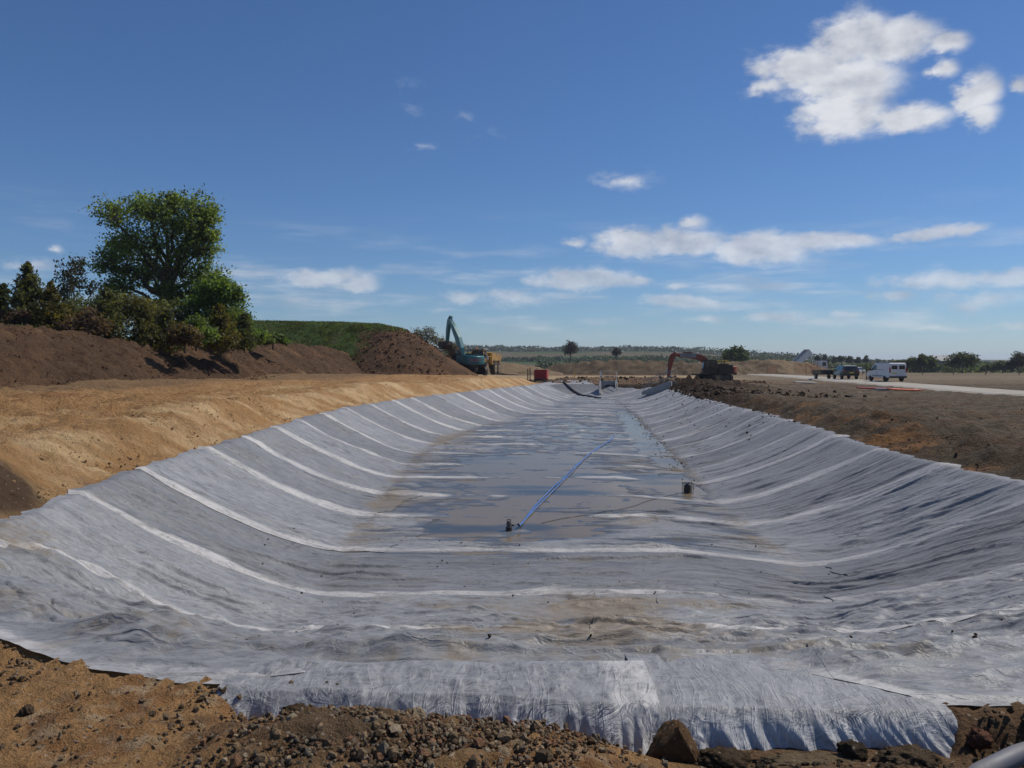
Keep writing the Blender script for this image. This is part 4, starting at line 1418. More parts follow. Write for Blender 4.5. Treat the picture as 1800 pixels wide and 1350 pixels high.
def excavator(label, loc, heading, track_turn, paint, pose, S=1.0, group=None):
    """heading: direction of the boom (radians from +X); pose: boom centre line, stick, bucket"""
    root = empty('excavator', loc, heading)
    root.scale = (S, S, S)
    tag(root, label, 'excavator', 'tracked excavators on the site')
    und = MB()
    und.box((0, 0, 0.62), (2.6, 1.7, 0.42)).cyl((0, 0, 0.8), (0, 0, 1.12), 0.75, n=20)
    uo = und.build('undercarriage', 'steel', root)
    uo.rotation_euler = (0, 0, track_turn)
    for sy in (-1, 1):
        tr = MB().prism(stadium(4.5, 0.95), sy * 1.05, sy * 1.62).build('track', 'steel', root, 0.03)
        tr.rotation_euler = (0, 0, track_turn)
        for sx in (-1, 1):
            MB().cyl((sx * 1.78, sy * 1.60, 0.475), (sx * 1.78, sy * 1.68, 0.475), 0.34, n=16).build('sprocket', 'steel', tr)
        for i in range(5):
            MB().cyl((-1.1 + i * 0.55, sy * 1.60, 0.17), (-1.1 + i * 0.55, sy * 1.66, 0.17), 0.13, n=10).build('roller', 'steel', tr)
        for i in range(15):
            MB().box((-2.0 + i * 0.285, sy * 1.335, 0.965), (0.2, 0.6, 0.05)).build('track_shoe', 'steel', tr)
    # upper
    MB().box((-0.55, 0, 1.23), (4.3, 2.7, 0.2)).build('deck', 'steel', root, 0.03)
    MB().box((-1.25, 0, 1.84), (1.9, 2.74, 1.02)).build('engine_housing', pose.get('house', paint), root, 0.08)
    MB().box((0.55, -0.95, 1.68), (1.6, 0.85, 0.7)).build('tool_box', paint, root, 0.06)
    rear = [(-2.1, -1.42)] + [(-2.1 - 0.95 * math.sin(math.pi * i / 10), -1.42 * math.cos(math.pi * i / 10)) for i in range(1, 10)] + [(-2.1, 1.42)]
    MB().prism(rear, 1.18, 2.22, 'z').build('counterweight', paint, root, 0.10, 3)
    MB().box((-1.3, -0.3, 2.42), (1.2, 1.4, 0.16)).build('engine_cover', 'steel', root, 0.04)
    MB().cyl((-1.7, -0.75, 2.3), (-1.7, -0.75, 2.85), 0.06).build('exhaust_pipe', 'steel', root)
    # cab on the left
    cabp = [(0.0, 1.33), (1.75, 1.33), (1.92, 1.75), (1.62, 3.05), (0.12, 3.05), (-0.02, 2.4)]
    cb_ = MB().prism(cabp, 0.42, 1.38).build('cab', 'steel', root, 0.05)
    MB().prism([(0.98, 2.0), (1.72, 2.0), (1.52, 2.92), (0.98, 2.92)], 1.385, 1.392).build('window', 'glass', cb_)
    MB().prism([(0.10, 2.0), (0.86, 2.0), (0.86, 2.92), (0.20, 2.92)], 1.385, 1.392).build('window', 'glass', cb_)
    MB().prism([(0.52, 2.05), (1.28, 2.05), (1.28, 2.9), (0.52, 2.9)], -0.035, -0.028, 'x').build('window', 'glass', cb_)
    MB().prism([(0.52, 1.9), (1.28, 1.9), (1.22, 2.95), (0.58, 2.95)], 0, 0.01, 'x', taper=lambda v: (1.94 - (v[2] - 1.75) * 0.235 + v[0], v[1], v[2])).build('windscreen', 'glass', cb_)
    MB().cyl((0.3, 0.9, 3.06), (0.3, 0.9, 3.24), 0.07).build('beacon', 'lamp_orange', cb_)
    for y_ in (1.3,):
        MB().tube([(1.75, y_ + .1, 1.4), (1.82, y_ + .12, 2.6), (1.7, y_ + .05, 2.75)], 0.025).build('mirror_arm', 'steel', cb_)
    # handrails
    rl = MB()
    for yy_ in (-1.3, -0.1):
        rl.tube([(-2.0, yy_, 2.36), (-2.0, yy_, 2.95), (-0.4, yy_, 2.95), (-0.4, yy_, 2.36)], 0.045)
        rl.tube([(-2.0, yy_, 2.65), (-0.4, yy_, 2.65)], 0.025)
        for q in (-1.6, -1.2, -0.8):
            rl.tube([(q, yy_, 2.36), (q, yy_, 2.95)], 0.02)
    rl.build('handrail', pose.get('rail', 'steel'), root)
    # boom, stick
    bo = MB().prism(band_poly(pose['boom'], pose['bw']), -0.24, 0.24).build('boom', paint, root, 0.03)
    st = MB().prism(band_poly(pose['stick'], pose['sw']), -0.19, 0.19).build('stick', paint, root, 0.025)
    for sy in (-0.38, 0.38):
        a = pose['boom'][1]
        ram(root, (1.0, sy, 1.35), (a[0], sy, a[1]), 0.09)
    ram(root, *[(p[0], 0, p[1]) for p in pose['ram1']], 0.085)
    ram(root, *[(p[0], 0, p[1]) for p in pose['ram2']], 0.07)
    # bucket: open shell
    bx, bz, ba = pose['bucket']
    prof = [(0.05, 0.0), (-0.28, -0.12), (-0.52, -0.45), (-0.5, -0.85), (-0.22, -1.12), (0.18, -1.2), (0.62, -1.05), (0.60, -1.0), (0.18, -1.12), (-0.18, -1.04), (-0.42, -0.82), (-0.44, -0.47), (-0.22, -0.2), (0.08, -0.08)]
    bk = MB().prism(prof, -0.68, 0.68).build('bucket', 'steel', root)
    side = [(0.05, 0), (-0.28, -0.12), (-0.52, -0.45), (-0.5, -0.85), (-0.22, -1.12), (0.18, -1.2), (0.62, -1.05), (0.42, -0.5)]
    for a, b in ((-0.72, -0.682), (0.682, 0.72)):
        MB().prism(side, a, b).build('side_plate', 'steel', bk)
    for i in range(5):
        MB().prism([(0.58, -1.08), (0.86, -0.98), (0.60, -1.0)], -0.66 + i * 0.3, -0.56 + i * 0.3).build('tooth', 'steel', bk)
    bk.location = (bx, 0, bz)
    bk.rotation_euler = (0, ba, 0)
    if pose.get('load'):
        V, F = ICO2
        Vv = V * np.array((0.55, 0.62, 0.34)) * (1 + 0.4 * (rng.random((len(V), 1)) - .5)) + np.array((0.1, 0, -0.55))
        mesh_np('soil_load', Vv, F, M['clod'], bk, False, col=np.tile((0.16, 0.08, 0.045), (len(V), 1)))
    return root


# teal machine, slewed away to the left, bucket raised
pz = 0.30
tx_ = excavator('teal excavator with raised boom beside the dark mound', (-5.6, 95, pz), R(122), R(30), 'teal',
                dict(boom=[(0.75, 1.75), (0.95, 3.1), (1.6, 4.25), (2.7, 5.6), (3.9, 6.95)], bw=[0.30, 0.42, 0.45, 0.34, 0.18],
                     stick=[(3.55, 7.15), (4.0, 6.6), (4.35, 5.4), (4.6, 4.0)], sw=[0.14, 0.30, 0.27, 0.15],
                     ram1=[(2.0, 5.1), (3.6, 7.05)], ram2=[(4.25, 6.5), (4.75, 4.35)], bucket=(4.5, 3.95, R(-60)), load=True), 1.0)
lettering('KOBELCO', 0.42, 'text_red', tx_, (-3.06, 0.05, 1.72), (R(90), 0, R(-90)))
MB().prism([(-0.95, 1.36), (0.95, 1.36), (0.95, 1.43), (-0.95, 1.43)], -3.062, -3.055, 'x').build('stripe', 'navy', tx_)

ox_ = excavator('orange excavator reaching left with its bucket in the dark soil', (23.6, 93, -0.55), R(183), R(40), 'orange',
                dict(boom=[(0.55, 1.65), (1.0, 2.7), (1.9, 3.35), (3.6, 3.62), (5.6, 3.7)], bw=[0.26, 0.40, 0.42, 0.34, 0.18],
                     stick=[(5.35, 4.05), (5.75, 3.55), (6.1, 2.2), (6.3, 0.75)], sw=[0.14, 0.36, 0.27, 0.13],
                     ram1=[(3.0, 4.02), (5.3, 4.08)], ram2=[(6.1, 3.5), (6.55, 1.1)], bucket=(6.25, 0.8, R(20)), rail='rail_yellow', house='steel'), 0.86)
MB().prism([(2.55, 3.32), (4.75, 3.48), (4.75, 3.92), (2.55, 3.82)], 0.242, 0.25).build('boom_panel', 'panel_grey', ox_)
lettering('VIDA', 0.42, 'text_dark', ox_, (3.75, 0.256, 3.65), (R(90), 0, R(180)))


# ------------------------------------------------------------------ articulated dumper
def wheel(parent, c, r, w, rim, n=18, axis='y'):
    d = Vector((0, 1, 0))
    c = Vector(c)
    ty = MB().cyl(c - d * w / 2, c + d * w / 2, r, n=n).build('wheel', 'tyre', parent, r * 0.12)
    s = 1 if c.y > 0 else -1
    MB().cyl(c + d * s * (w / 2 - 0.02), c + d * s * (w / 2 + 0.02), r * 0.55, n=n).build('rim', rim, ty)
    MB().cyl(c + d * s * (w / 2), c + d * s * (w / 2 + 0.05), r * 0.2, n=10).build('hub', 'steel', ty)
    return ty


du = empty('dump_truck', (-3.9, 104, 0.1), R(256))
tag(du, 'yellow articulated dump truck behind the teal excavator', 'dump truck')
MB().box((2.9, 0, 1.15), (2.6, 1.3, 0.6)).box((-1.6, 0, 1.1), (5.2, 1.0, 0.5)).build('chassis', 'steel', du)
MB().prism([(2.0, 1.5), (4.3, 1.5), (4.4, 1.9), (4.2, 2.35), (2.0, 2.5)], -0.85, 0.85).build('bonnet', 'yellow', du, 0.06)
MB().prism([(-0.75, 1.55), (0.75, 1.55), (0.75, 2.2), (-0.75, 2.2)], 4.35, 4.42, 'x').build('grille', 'steel', du)
cbn = MB().prism([(0.7, 1.4), (2.2, 1.4), (2.25, 2.4), (1.95, 3.3), (0.75, 3.3)], -0.8, 0.8).build('cab', 'yellow', du, 0.05)
MB().prism([(-0.7, 2.45), (0.7, 2.45), (0.64, 3.15), (-0.64, 3.15)], 0, 0.01, 'x', taper=lambda v: (2.27 - (v[2] - 2.4) * 0.33 + v[0], v[1], v[2])).build('windscreen', 'glass', cbn)
for s in (-1, 1):
    MB().prism([(0.85, 2.2), (2.1, 2.2), (1.9, 3.1), (0.85, 3.1)], s * 0.802, s * 0.812).build('window', 'glass', cbn)
MB().box((1.4, 0, 3.36), (1.7, 1.9, 0.08)).build('canopy', 'white', cbn, 0.02)
MB().cyl((1.0, -0.4, 3.4), (1.0, -0.4, 3.62), 0.08).build('beacon', 'lamp_orange', cbn)
MB().prism([(0.3, 1.7), (0.4, 2.9), (-0.4, 2.95), (-4.4, 2.75), (-4.9, 2.35), (-3.9, 1.5), (-3.2, 1.35), (0.2, 1.35)], -1.4, 1.4).build('dump_body', 'dusty_yellow', du, 0.05)
rl = MB()
for s in (-1, 1):
    rl.tube([(0.6, s * 1.3, 1.6), (0.6, s * 1.3, 2.9), (2.2, s * 1.3, 2.9), (2.2, s * 1.3, 1.6)], 0.03)
    rl.tube([(0.6, s * 1.3, 2.4), (2.2, s * 1.3, 2.4)], 0.025)
rl.build('handrail', 'rail_yellow', du)
MB().tube([(2.2, 0.8, 2.9), (2.7, 1.45, 2.6), (2.7, 1.45, 2.0)], 0.03).box((2.7, 1.47, 2.2), (0.08, 0.25, 0.45)).build('mirror', 'white', du)
for x in (3.0, -1.1, -2.9):
    for s in (-1, 1):
        wheel(du, (x, s * 1.25, 0.86), 0.86, 0.65, 'timber')
        MB().box((x, s * 1.25, 1.85), (1.7, 0.66, 0.06)).build('mudguard', 'steel', du)


# ------------------------------------------------------------------ road vehicles
def tumble(zb, k, wmax):
    def f(v):
        x, y, z = v
        if z > zb:
            y = y * (1 - k * (z - zb))
        return (x, y, z)
    return f


def van(label, loc, heading):
    o = empty('van', loc, heading)
    tag(o, label, 'van')
    prof = [(-2.48, 0.42), (2.42, 0.42), (2.5, 0.62), (2.45, 0.98), (1.72, 1.22), (0.98, 1.90), (0.55, 1.98), (-2.35, 2.0), (-2.48, 1.85)]
    body = MB().prism(prof, -0.98, 0.98, taper=tumble(1.1, 0.11, 0)).build('body', 'white', o, 0.07, 3)
    gy_ = lambda z: 0.98 * (1 - 0.11 * max(z - 1.1, 0))
    for s in (-1, 1):
        tp = lambda v, s=s: (v[0], s * (gy_(v[2]) + 0.004 + abs(v[1])), v[2])
        d = MB().prism([(0.15, 0.5), (1.35, 0.5), (1.45, 1.2), (0.9, 1.80), (0.15, 1.80)], 0, 0.006, taper=tp).build('door', 'white', o)
        MB().prism([(0.25, 1.22), (1.36, 1.22), (0.86, 1.74), (0.25, 1.74)], 0.008, 0.014, taper=tp).build('window', 'glass', d)
        sd = MB().prism([(-1.25, 0.5), (0.10, 0.5), (0.10, 1.84), (-1.25, 1.84)], 0, 0.005, taper=tp).build('sliding_door', 'white', o)
        MB().prism([(0.105, 0.5), (0.145, 0.5), (0.145, 1.84), (0.105, 1.84)], 0, 0.004, taper=tp).build('door_gap', 'black', o)
        MB().prism([(-1.2, 1.24), (0.02, 1.24), (0.02, 1.30), (-1.2, 1.30)], 0.006, 0.012, taper=tp).build('trim', 'panel_grey', sd)
        MB().box((1.35, s * 1.1, 1.28), (0.14, 0.2, 0.26)).build('mirror', 'black', o, 0.02)
        MB().prism([(-1.1, 0.60), (1.1, 0.60), (1.1, 0.66), (-1.1, 0.66)], 0.008, 0.014, taper=tp).build('side_strip', 'black', o)
        MB().box((-2.49, s * 0.86, 1.25), (0.03, 0.14, 0.55)).build('tail_light', 'lamp_red', o)
        MB().box((2.42, s * 0.75, 0.88), (0.12, 0.35, 0.2)).build('headlight', 'glass', o)
        for x in (1.55, -1.55):
            wheel(o, (x, s * 0.86, 0.34), 0.34, 0.24, 'steel')
    for s in (-1, 1):
        rd = MB().box((-2.487, s * 0.42, 1.15), (0.02, 0.80, 1.3)).build('rear_door', 'white', o)
        MB().box((-2.500, s * 0.40, 1.52), (0.008, 0.62, 0.40)).build('window', 'glass', rd)
    MB().box((-2.5, 0.0, 0.5), (0.1, 1.85, 0.2)).build('bumper', 'black', o, 0.02)
    MB().box((-2.503, 0.42, 0.92), (0.012, 0.52, 0.12)).build('number_plate', 'plate', o)
    MB().prism([(-0.75, 1.25), (0.75, 1.25), (0.68, 1.86), (-0.68, 1.86)], 0, 0.01, 'x', taper=lambda v: (1.745 - (v[2] - 1.22) * 1.088 + v[0], v[1], v[2] + 0.012)).build('windscreen', 'glass', o)
    return o


def car(label, loc, heading, paint, S=1.0, pickup=False, group=None):
    o = empty('car', loc, heading)
    o.scale = (S, S, S)
    tag(o, label, 'car')
    if pickup:
        prof = [(-2.55, 0.5), (2.4, 0.5), (2.5, 0.85), (2.4, 1.05), (1.35, 1.15), (0.75, 1.72), (-0.55, 1.74), (-0.85, 1.15), (-2.55, 1.12)]
        wb = 1.55
    else:
        prof = [(-2.2, 0.42), (2.2, 0.42), (2.28, 0.7), (2.15, 0.92), (1.25, 1.05), (0.55, 1.58), (-1.2, 1.64), (-1.95, 1.52), (-2.25, 1.0)]
        wb = 1.4
    MB().prism(prof, -0.9, 0.9, taper=tumble(0.95, 0.28, 0)).build('body', paint, o, 0.07, 3)
    gy_ = lambda z: 0.9 * (1 - 0.28 * max(z - 0.95, 0))
    for s in (-1, 1):
        tp = lambda v, s=s: (v[0], s * (gy_(v[2]) + 0.004 + abs(v[1])), v[2])
        if pickup:
            MB().prism([(0.2, 1.12), (1.15, 1.12), (0.72, 1.62), (0.2, 1.64)], 0, 0.008, taper=tp).build('window', 'glass', o)
            MB().prism([(-0.7, 1.12), (0.12, 1.12), (0.12, 1.64), (-0.5, 1.64)], 0, 0.008, taper=tp).build('window', 'glass', o)
        else:
            MB().prism([(-0.3, 1.02), (1.1, 1.02), (0.52, 1.5), (-0.3, 1.54)], 0, 0.008, taper=tp).build('window', 'glass', o)
            MB().prism([(-1.85, 1.04), (-0.38, 1.02), (-0.38, 1.55), (-1.6, 1.5)], 0, 0.008, taper=tp).build('window', 'glass', o)
        MB().box((-2.2 if not pickup else -2.54, s * 0.72, 0.95), (0.06, 0.28, 0.2)).build('tail_light', 'lamp_red', o)
        MB().box((2.22 if not pickup else 2.44, s * 0.66, 0.8), (0.1, 0.36, 0.15)).build('headlight', 'glass', o)
        MB().box((0.85, s * 0.98, 1.06), (0.1, 0.16, 0.14)).build('mirror', paint, o, 0.02)
        for x in (wb, -wb):
            wheel(o, (x, s * 0.8, 0.34), 0.34, 0.22, 'panel_grey')
    if not pickup:
        MB().prism([(-0.62, 1.1), (0.62, 1.1), (0.55, 1.48), (-0.55, 1.48)], 0, 0.01, 'x', taper=lambda v: (-2.262 + (v[2] - 1.0) * 0.577 + v[0] - 0.012, v[1], v[2])).build('rear_window', 'glass', o)
    MB().box((-2.26 if not pickup else -2.56, 0, 0.55), (0.06, 1.6, 0.2)).build('bumper', 'black', o, 0.02)
    MB().box((-2.275 if not pickup else -2.57, 0, 0.78), (0.02, 0.5, 0.11)).build('number_plate', 'plate', o)
    return o


van('white panel van parked on the pale haul road', (40.4, 86.0, gz(40.4, 86) + 0.13), R(92))
car('dark blue estate car parked beyond the white van', (40.6, 97, gz(40.6, 97) + 0.12), R(84), 'navy', 1.05)
car('small white car far off beyond the dark estate car', (90, 207, gz(90, 207)), R(40), 'white')
car('far silver car parked left of the orange boom panel', (42.5, 270, gz(42.5, 270) + 1.6), R(10), 'panel_grey')
car('far white car parked behind the orange boom', (53, 272, gz(53, 272) + 1.4), R(5), 'white')
car('far white car parked right of the other two distant cars', (61, 262, gz(61, 262) + 1.2), R(160), 'white', pickup=True)

# low dark trailer in front of the estate car
tl = empty('trailer', (38.4, 98.5, gz(38.4, 98.5) + 0.1), R(95))
tag(tl, 'low dark trailer standing just left of the estate car', 'trailer')
MB().box((0, 0, 0.62), (2.4, 1.5, 0.12)).build('bed', 'steel', tl)
for s in (-1, 1):
    MB().box((0, s * 0.76, 0.9), (2.4, 0.05, 0.46)).build('side_board', 'navy', tl)
    MB().box((s * 1.2, 0, 0.9), (0.05, 1.48, 0.44)).build('end_board', 'navy', tl)
    wheel(tl, (0, s * 0.82, 0.32), 0.32, 0.2, 'panel_grey')
MB().tube([(1.2, 0, 0.5), (2.4, 0, 0.5)], 0.05).build('drawbar', 'steel', tl)

# tipper lorry with its body raised
tp_ = empty('tipper_lorry', (69, 186, gz(69, 186) + 0.1), R(8))
tag(tp_, 'white tipper lorry with its body raised behind orange mesh', 'lorry')
MB().box((0, 0, 0.85), (7.6, 1.1, 0.3)).build('chassis', 'red', tp_)
cc = MB().prism([(2.5, 0.7), (4.3, 0.7), (4.35, 1.9), (4.15, 3.0), (2.5, 3.0)], -1.2, 1.2).build('cab', 'white', tp_, 0.08)
MB().prism([(-1.05, 1.8), (1.05, 1.8), (1.0, 2.75), (-1.0, 2.75)], 0, 0.01, 'x', taper=lambda v: (4.365 - (v[2] - 1.9) * 0.18 + v[0], v[1], v[2])).build('windscreen', 'glass', cc)
for s in (-1, 1):
    MB().prism([(3.0, 1.8), (4.0, 1.8), (3.95, 2.7), (3.0, 2.7)], s * 1.202, s * 1.212).build('window', 'glass', cc)
bd = MB().box((2.6, 0, 0.06), (5.4, 2.4, 0.12)).build('tipping_body', 'navy', tp_)
for s in (-1, 1):
    MB().box((2.6, s * 1.2, 0.6), (5.4, 0.08, 1.2)).build('side_panel', 'white', bd)
MB().box((5.3, 0, 0.6), (0.08, 2.4, 1.2)).build('headboard', 'white', bd)
bd.location = (-3.4, 0, 1.2)
bd.rotation_euler = (0, R(-42), 0)
MB().cyl((1.6, 0, 1.0), (0.6, 0, 4.6), 0.12).build('tipping_ram', 'chrome', tp_)
for x in (3.4, 1.6, -1.6, -2.8):
    for s in (-1, 1):
        wheel(tp_, (x, s * 1.0, 0.5), 0.5, 0.3, 'panel_grey')

# red fuel tank
ft_ = empty('fuel_tank', (3.4, 93, gz(3.4, 93) + 0.05), R(-12))
tag(ft_, 'red steel fuel tank standing beyond the far end of the basin', 'tank')
MB().box((0, 0, 0.68), (1.5, 1.1, 1.0)).build('shell', 'red', ft_, 0.04)
MB().box((0, 0, 1.21), (1.56, 1.16, 0.06)).build('lid', 'red', ft_, 0.015)
MB().box((0.35, -0.556, 0.75), (0.5, 0.012, 0.6)).build('hatch', 'red', ft_, 0.004)
for s in (-1, 1):
    MB().box((0, s * 0.4, 0.09), (1.6, 0.12, 0.16)).build('skid', 'steel', ft_)
for s in (-1, 1):
    MB().tube([(s * 0.6, 0, 1.24), (s * 0.6, 0, 1.34), (s * 0.45, 0, 1.34), (s * 0.45, 0, 1.24)], 0.025).build('lifting_eye', 'steel', ft_)


# ------------------------------------------------------------------ concrete headwalls with railings
def headwall(label, loc, rz, S=1.0):
    o = empty('headwall', loc, rz)
    tag(o, label, 'headwall')
    w, h, L = 1.5, 1.55, 2.4
    MB().box((0, 0.1, h / 2), (w + 0.5, 0.22, h)).build('back_wall', 'concrete', o, 0.015)
    MB().box((0, -L / 2, -0.06), (w + 0.5, L, 0.2)).build('apron', 'concrete', o, 0.015)
    MB().cyl((0, -0.03, 0.62), (0, 0.0, 0.62), 0.5, n=20).build('pipe_mouth', 'black', o)
    for s in (-1, 1):
        MB().prism([(0.0, 0.04), (-L, 0.04), (-L, 0.22), (-0.1, h), (0.0, h)], s * (w / 2), s * (w / 2 + 0.22), 'x').build('wing_wall', 'concrete', o, 0.015)
        rl = MB()
        xx_ = s * (w / 2 + 0.11)
        for (yy_, zz_) in ((-0.15, h), (-1.2, h * 0.57), (-2.25, 0.3)):
            rl.tube([(xx_, yy_, zz_), (xx_, yy_, zz_ + 1.0)], 0.03)
        for q in (0.5, 1.0):
            rl.tube([(xx_, -0.15, h + q), (xx_, -2.25, 0.3 + q)], 0.03)
        rl.build('handrail', 'galv', o)
    rl = MB()
    for q in (0.5, 1.0):
        rl.tube([(-w / 2 - .1, 0.1, h + q), (w / 2 + .1, 0.1, h + q)], 0.03)
    rl.build('handrail', 'galv', o)
    return o


hwall = headwall('concrete headwall with pale wing walls at the far end of the basin', (9.25, 76.6, -1.30), R(-6))
hwall.scale = (0.9, 0.9, 0.85)
hw = empty('wing_wall_block', (12.0, 66.2, -0.62), R(152))
hw.scale = (0.82, 0.82, 0.9)
tag(hw, 'sloping concrete wing wall with railings on the right bank', 'wing wall')
MB().prism([(-1.6, -0.3), (1.5, -0.3), (1.5, -0.05), (-1.2, 0.95), (-1.6, 0.95)], -0.14, 0.14).build('wall', 'concrete', hw, 0.015)
MB().prism([(-1.6, -0.3), (1.5, -0.3), (1.5, -0.05), (-1.2, 0.95), (-1.6, 0.95)], -1.6, -1.35).build('wall', 'concrete', hw, 0.015)
MB().prism([(1.5, -0.04), (-1.2, 0.96), (-1.2, 0.90), (1.5, -0.12)], -1.34, -0.15).build('cover_slab', 'concrete', hw)
rl = MB()
for sy in (0.0, -1.48):
    for (a, b) in ((-1.5, 0.95), (-0.3, 0.62), (1.3, 0.02)):
        rl.tube([(a, sy, b), (a, sy, b + 1.0)], 0.03)
    for q in (0.5, 1.0):
        rl.tube([(-1.5, sy, 0.95 + q), (1.3, sy, 0.02 + q)], 0.03)
rl.build('handrail', 'galv', hw)


# ------------------------------------------------------------------ pumps and hoses
def floor_z(x, y):
    X, Y = np.array([float(x)]), np.array([float(y)])
    f = rim_field(X, Y)
    z = smooth_terrain(X, Y, f) + wrinkles(X, Y) + floor_sag(X, Y) * sst(0.75, 1.0, f[0]) + 0.03
    return float(max(z[0], WATER_Z + 0.005))


def pump(name, label, x, y, S, frame):
    o = empty(name, (x, y, floor_z(x, y) - 0.02))
    o.scale = (S, S, S)
    tag(o, label, 'pump')
    MB().cyl((0, 0, 0.03), (0, 0, 0.16), 0.13, 0.13, 20).build('strainer', 'black', o, 0.008)
    MB().cyl((0, 0, 0.16), (0, 0, 0.36), 0.105, 0.105, 20).build('motor_casing', 'pump_grey', o, 0.01)
    MB().cyl((0, 0, 0.36), (0, 0, 0.41), 0.085, 0.05, 20).build('cap', 'black', o, 0.01)
    MB().tube([(-0.07, 0, 0.40), (-0.07, 0, 0.47), (0.07, 0, 0.47), (0.07, 0, 0.40)], 0.014, 8).build('handle', 'steel', o)
    MB().cyl((0.10, 0.03, 0.24), (0.19, 0.06, 0.24), 0.04, 0.04, 12).build('outlet', 'steel', o)
    if frame:
        MB().cyl((0, 0, 0.05), (0, 0, 0.38), 0.15, 0.14, 20).build('tank', 'black', o, 0.01)
        fr = MB()
        for sx in (-0.2, 0.2):
            for sy in (-0.16, 0.16):
                fr.tube([(sx, sy, 0), (sx, sy, 0.46)], 0.014, 6)
        for z in (0.02, 0.46):
            fr.tube([(-0.2, -0.16, z), (0.2, -0.16, z), (0.2, 0.16, z), (-0.2, 0.16, z), (-0.2, -0.16, z)], 0.014, 6)
        fr.build('frame', 'steel', o)
        MB().cyl((0, 0, 0.405), (0, 0, 0.45), 0.07, 0.07, 16).build('blue_lid', 'blue_hose', o)
    return o


pump('submersible_pump', 'dark submersible pump in the brown puddle at the end of the blue hoses', -0.06, 15.6, 0.5, False)
pump('framed_pump', 'pump in a dark tubular frame at the foot of the right slope', 4.45, 20.1, 0.58, True)


def path_tube(name, pts, r, mat, flat=1.0, n=8, parent=None):
    P = np.array(pts, float)
    cum = np.r_[0, np.cumsum(np.linalg.norm(np.diff(P, axis=0), axis=1))]
    m = max(8, int(cum[-1] / max(r * 4, 0.05)))
    m = min(m, 400)
    t = np.linspace(0, cum[-1], m)
    Q = np.stack([np.interp(t, cum, P[:, i]) for i in range(3)], -1)
    if m > 12:
        k = np.ones(5) / 5
        for i in range(3):
            Q[2:-2, i] = np.convolve(Q[:, i], k, 'valid')
    T = np.gradient(Q, axis=0)
    T /= np.linalg.norm(T, axis=1)[:, None]
    up = np.array((0, 0, 1.0))
    S_ = np.cross(T, up)
    S_ /= np.linalg.norm(S_, axis=1)[:, None] + 1e-9
    U_ = np.cross(S_, T)
    a = np.arange(n) * 2 * np.pi / n
    V = Q[:, None, :] + r * (np.cos(a)[None, :, None] * S_[:, None, :] + flat * np.sin(a)[None, :, None] * U_[:, None, :])
    F = []
    i = np.arange(m - 1)[:, None] * n
    j = np.arange(n)[None, :]
    F = np.stack([i + j, i + (j + 1) % n, i + n + (j + 1) % n, i + n + j], -1).reshape(-1, 4)
    return mesh_np(name, V.reshape(-1, 3), F, M[mat], parent)


def hose_pts(pl, off, seed, lift):
    P = np.array(pl, float)
    t = np.linspace(0, 1, 60)
    cum = np.r_[0, np.cumsum(np.hypot(*np.diff(P, axis=0).T))]
    x = np.interp(t * cum[-1], cum, P[:, 0]) + off * np.sin(np.pi * np.clip(t * 1.4, 0, 1)) + 0.12 * fbm(t * 5, t * 0 + seed * 0.3, 3, 301) * np.minimum(t * 8, 1)
    y = np.interp(t * cum[-1], cum, P[:, 1])
    return [(x[i], y[i], floor_z(x[i], y[i]) + lift) for i in range(60)]


HP = [(0.10, 15.65), (0.35, 17.2), (0.95, 20.2), (1.75, 24.0), (2.7, 28.2), (3.6, 31.4), (4.2, 33.6), (4.55, 35.3)]
tag(path_tube('hose', [(0.12, 15.64, floor_z(0.12, 15.64) + .10)] + hose_pts(HP, 0.0, 1, 0.02)[1:], 0.023, 'blue_hose', 0.7), 'left one of two blue hoses running from the pump along the floor', 'hose', 'blue pump hoses')
tag(path_tube('hose', [(0.14, 15.62, floor_z(0.12, 15.64) + .08)] + hose_pts(HP, 0.10, 4, 0.02)[1:], 0.022, 'blue_hose', 0.7), 'right one of two blue hoses running from the pump along the floor', 'hose', 'blue pump hoses')
CP = [(0.6, 16.3), (1.2, 16.9), (1.9, 17.4), (2.5, 17.9), (3.3, 19.0), (4.2, 20.0)]
tag(path_tube('cable', hose_pts(CP, 0.05, 8, 0.004), 0.005, 'glass', 1, 6), 'thin dark cable crossing the puddle towards the framed pump', 'cable')
BP = [(5.2, 80.6), (6.4, 77.0), (7.3, 73.0), (7.8, 70.0)]
tag(path_tube('drain_pipe', [(x, y, floor_z(x, y) + 0.06) for x, y in [(np.interp(t, [0, 1, 2, 3], [p[0] for p in BP]), np.interp(t, [0, 1, 2, 3], [p[1] for p in BP])) for t in np.linspace(0, 3, 24)]], 0.09, 'black'), 'black pipe curving down the far slope left of the headwall', 'pipe')

# rubble and silt along the foot of the right slope
rr_ = np.random.default_rng(44)
yy = 20.5 + 48 * rr_.random(420) ** 1.1
xx = np.interp(yy, [20, 30, 44, 56, 70], [4.95, 5.7, 7.1, 8.1, 9.0]) + rr_.normal(0, 0.26, 420)
zz = np.array([floor_z(a, b) for a, b in zip(xx, yy)])
sz = 0.006 + 0.022 * rr_.random(420) ** 4 + yy * 0.00035
tag(scatter('debris', np.stack([xx, yy, zz], -1), sz, tone((0.06, 0.05, 0.042), rr_, 420, .5), seed=45), 'dark crumbs of soil along the foot of the right slope', 'soil', kind='stuff')
yy = 24 + 40 * rr_.random(160)
xx = xr_rim(yy) + 0.1 - 2.0 * rr_.random(160) ** 3.5
zz = np.array([floor_z(a, b) for a, b in zip(xx, yy)])
tag(scatter('fallen_soil', np.stack([xx, yy, zz], -1), 0.015 + 0.03 * rr_.random(160) ** 3 + yy * 0.0004, tone((0.05, 0.036, 0.025), rr_, 160, .5), seed=46), 'dark crumbs of soil fallen on the right slope', 'soil', kind='stuff')


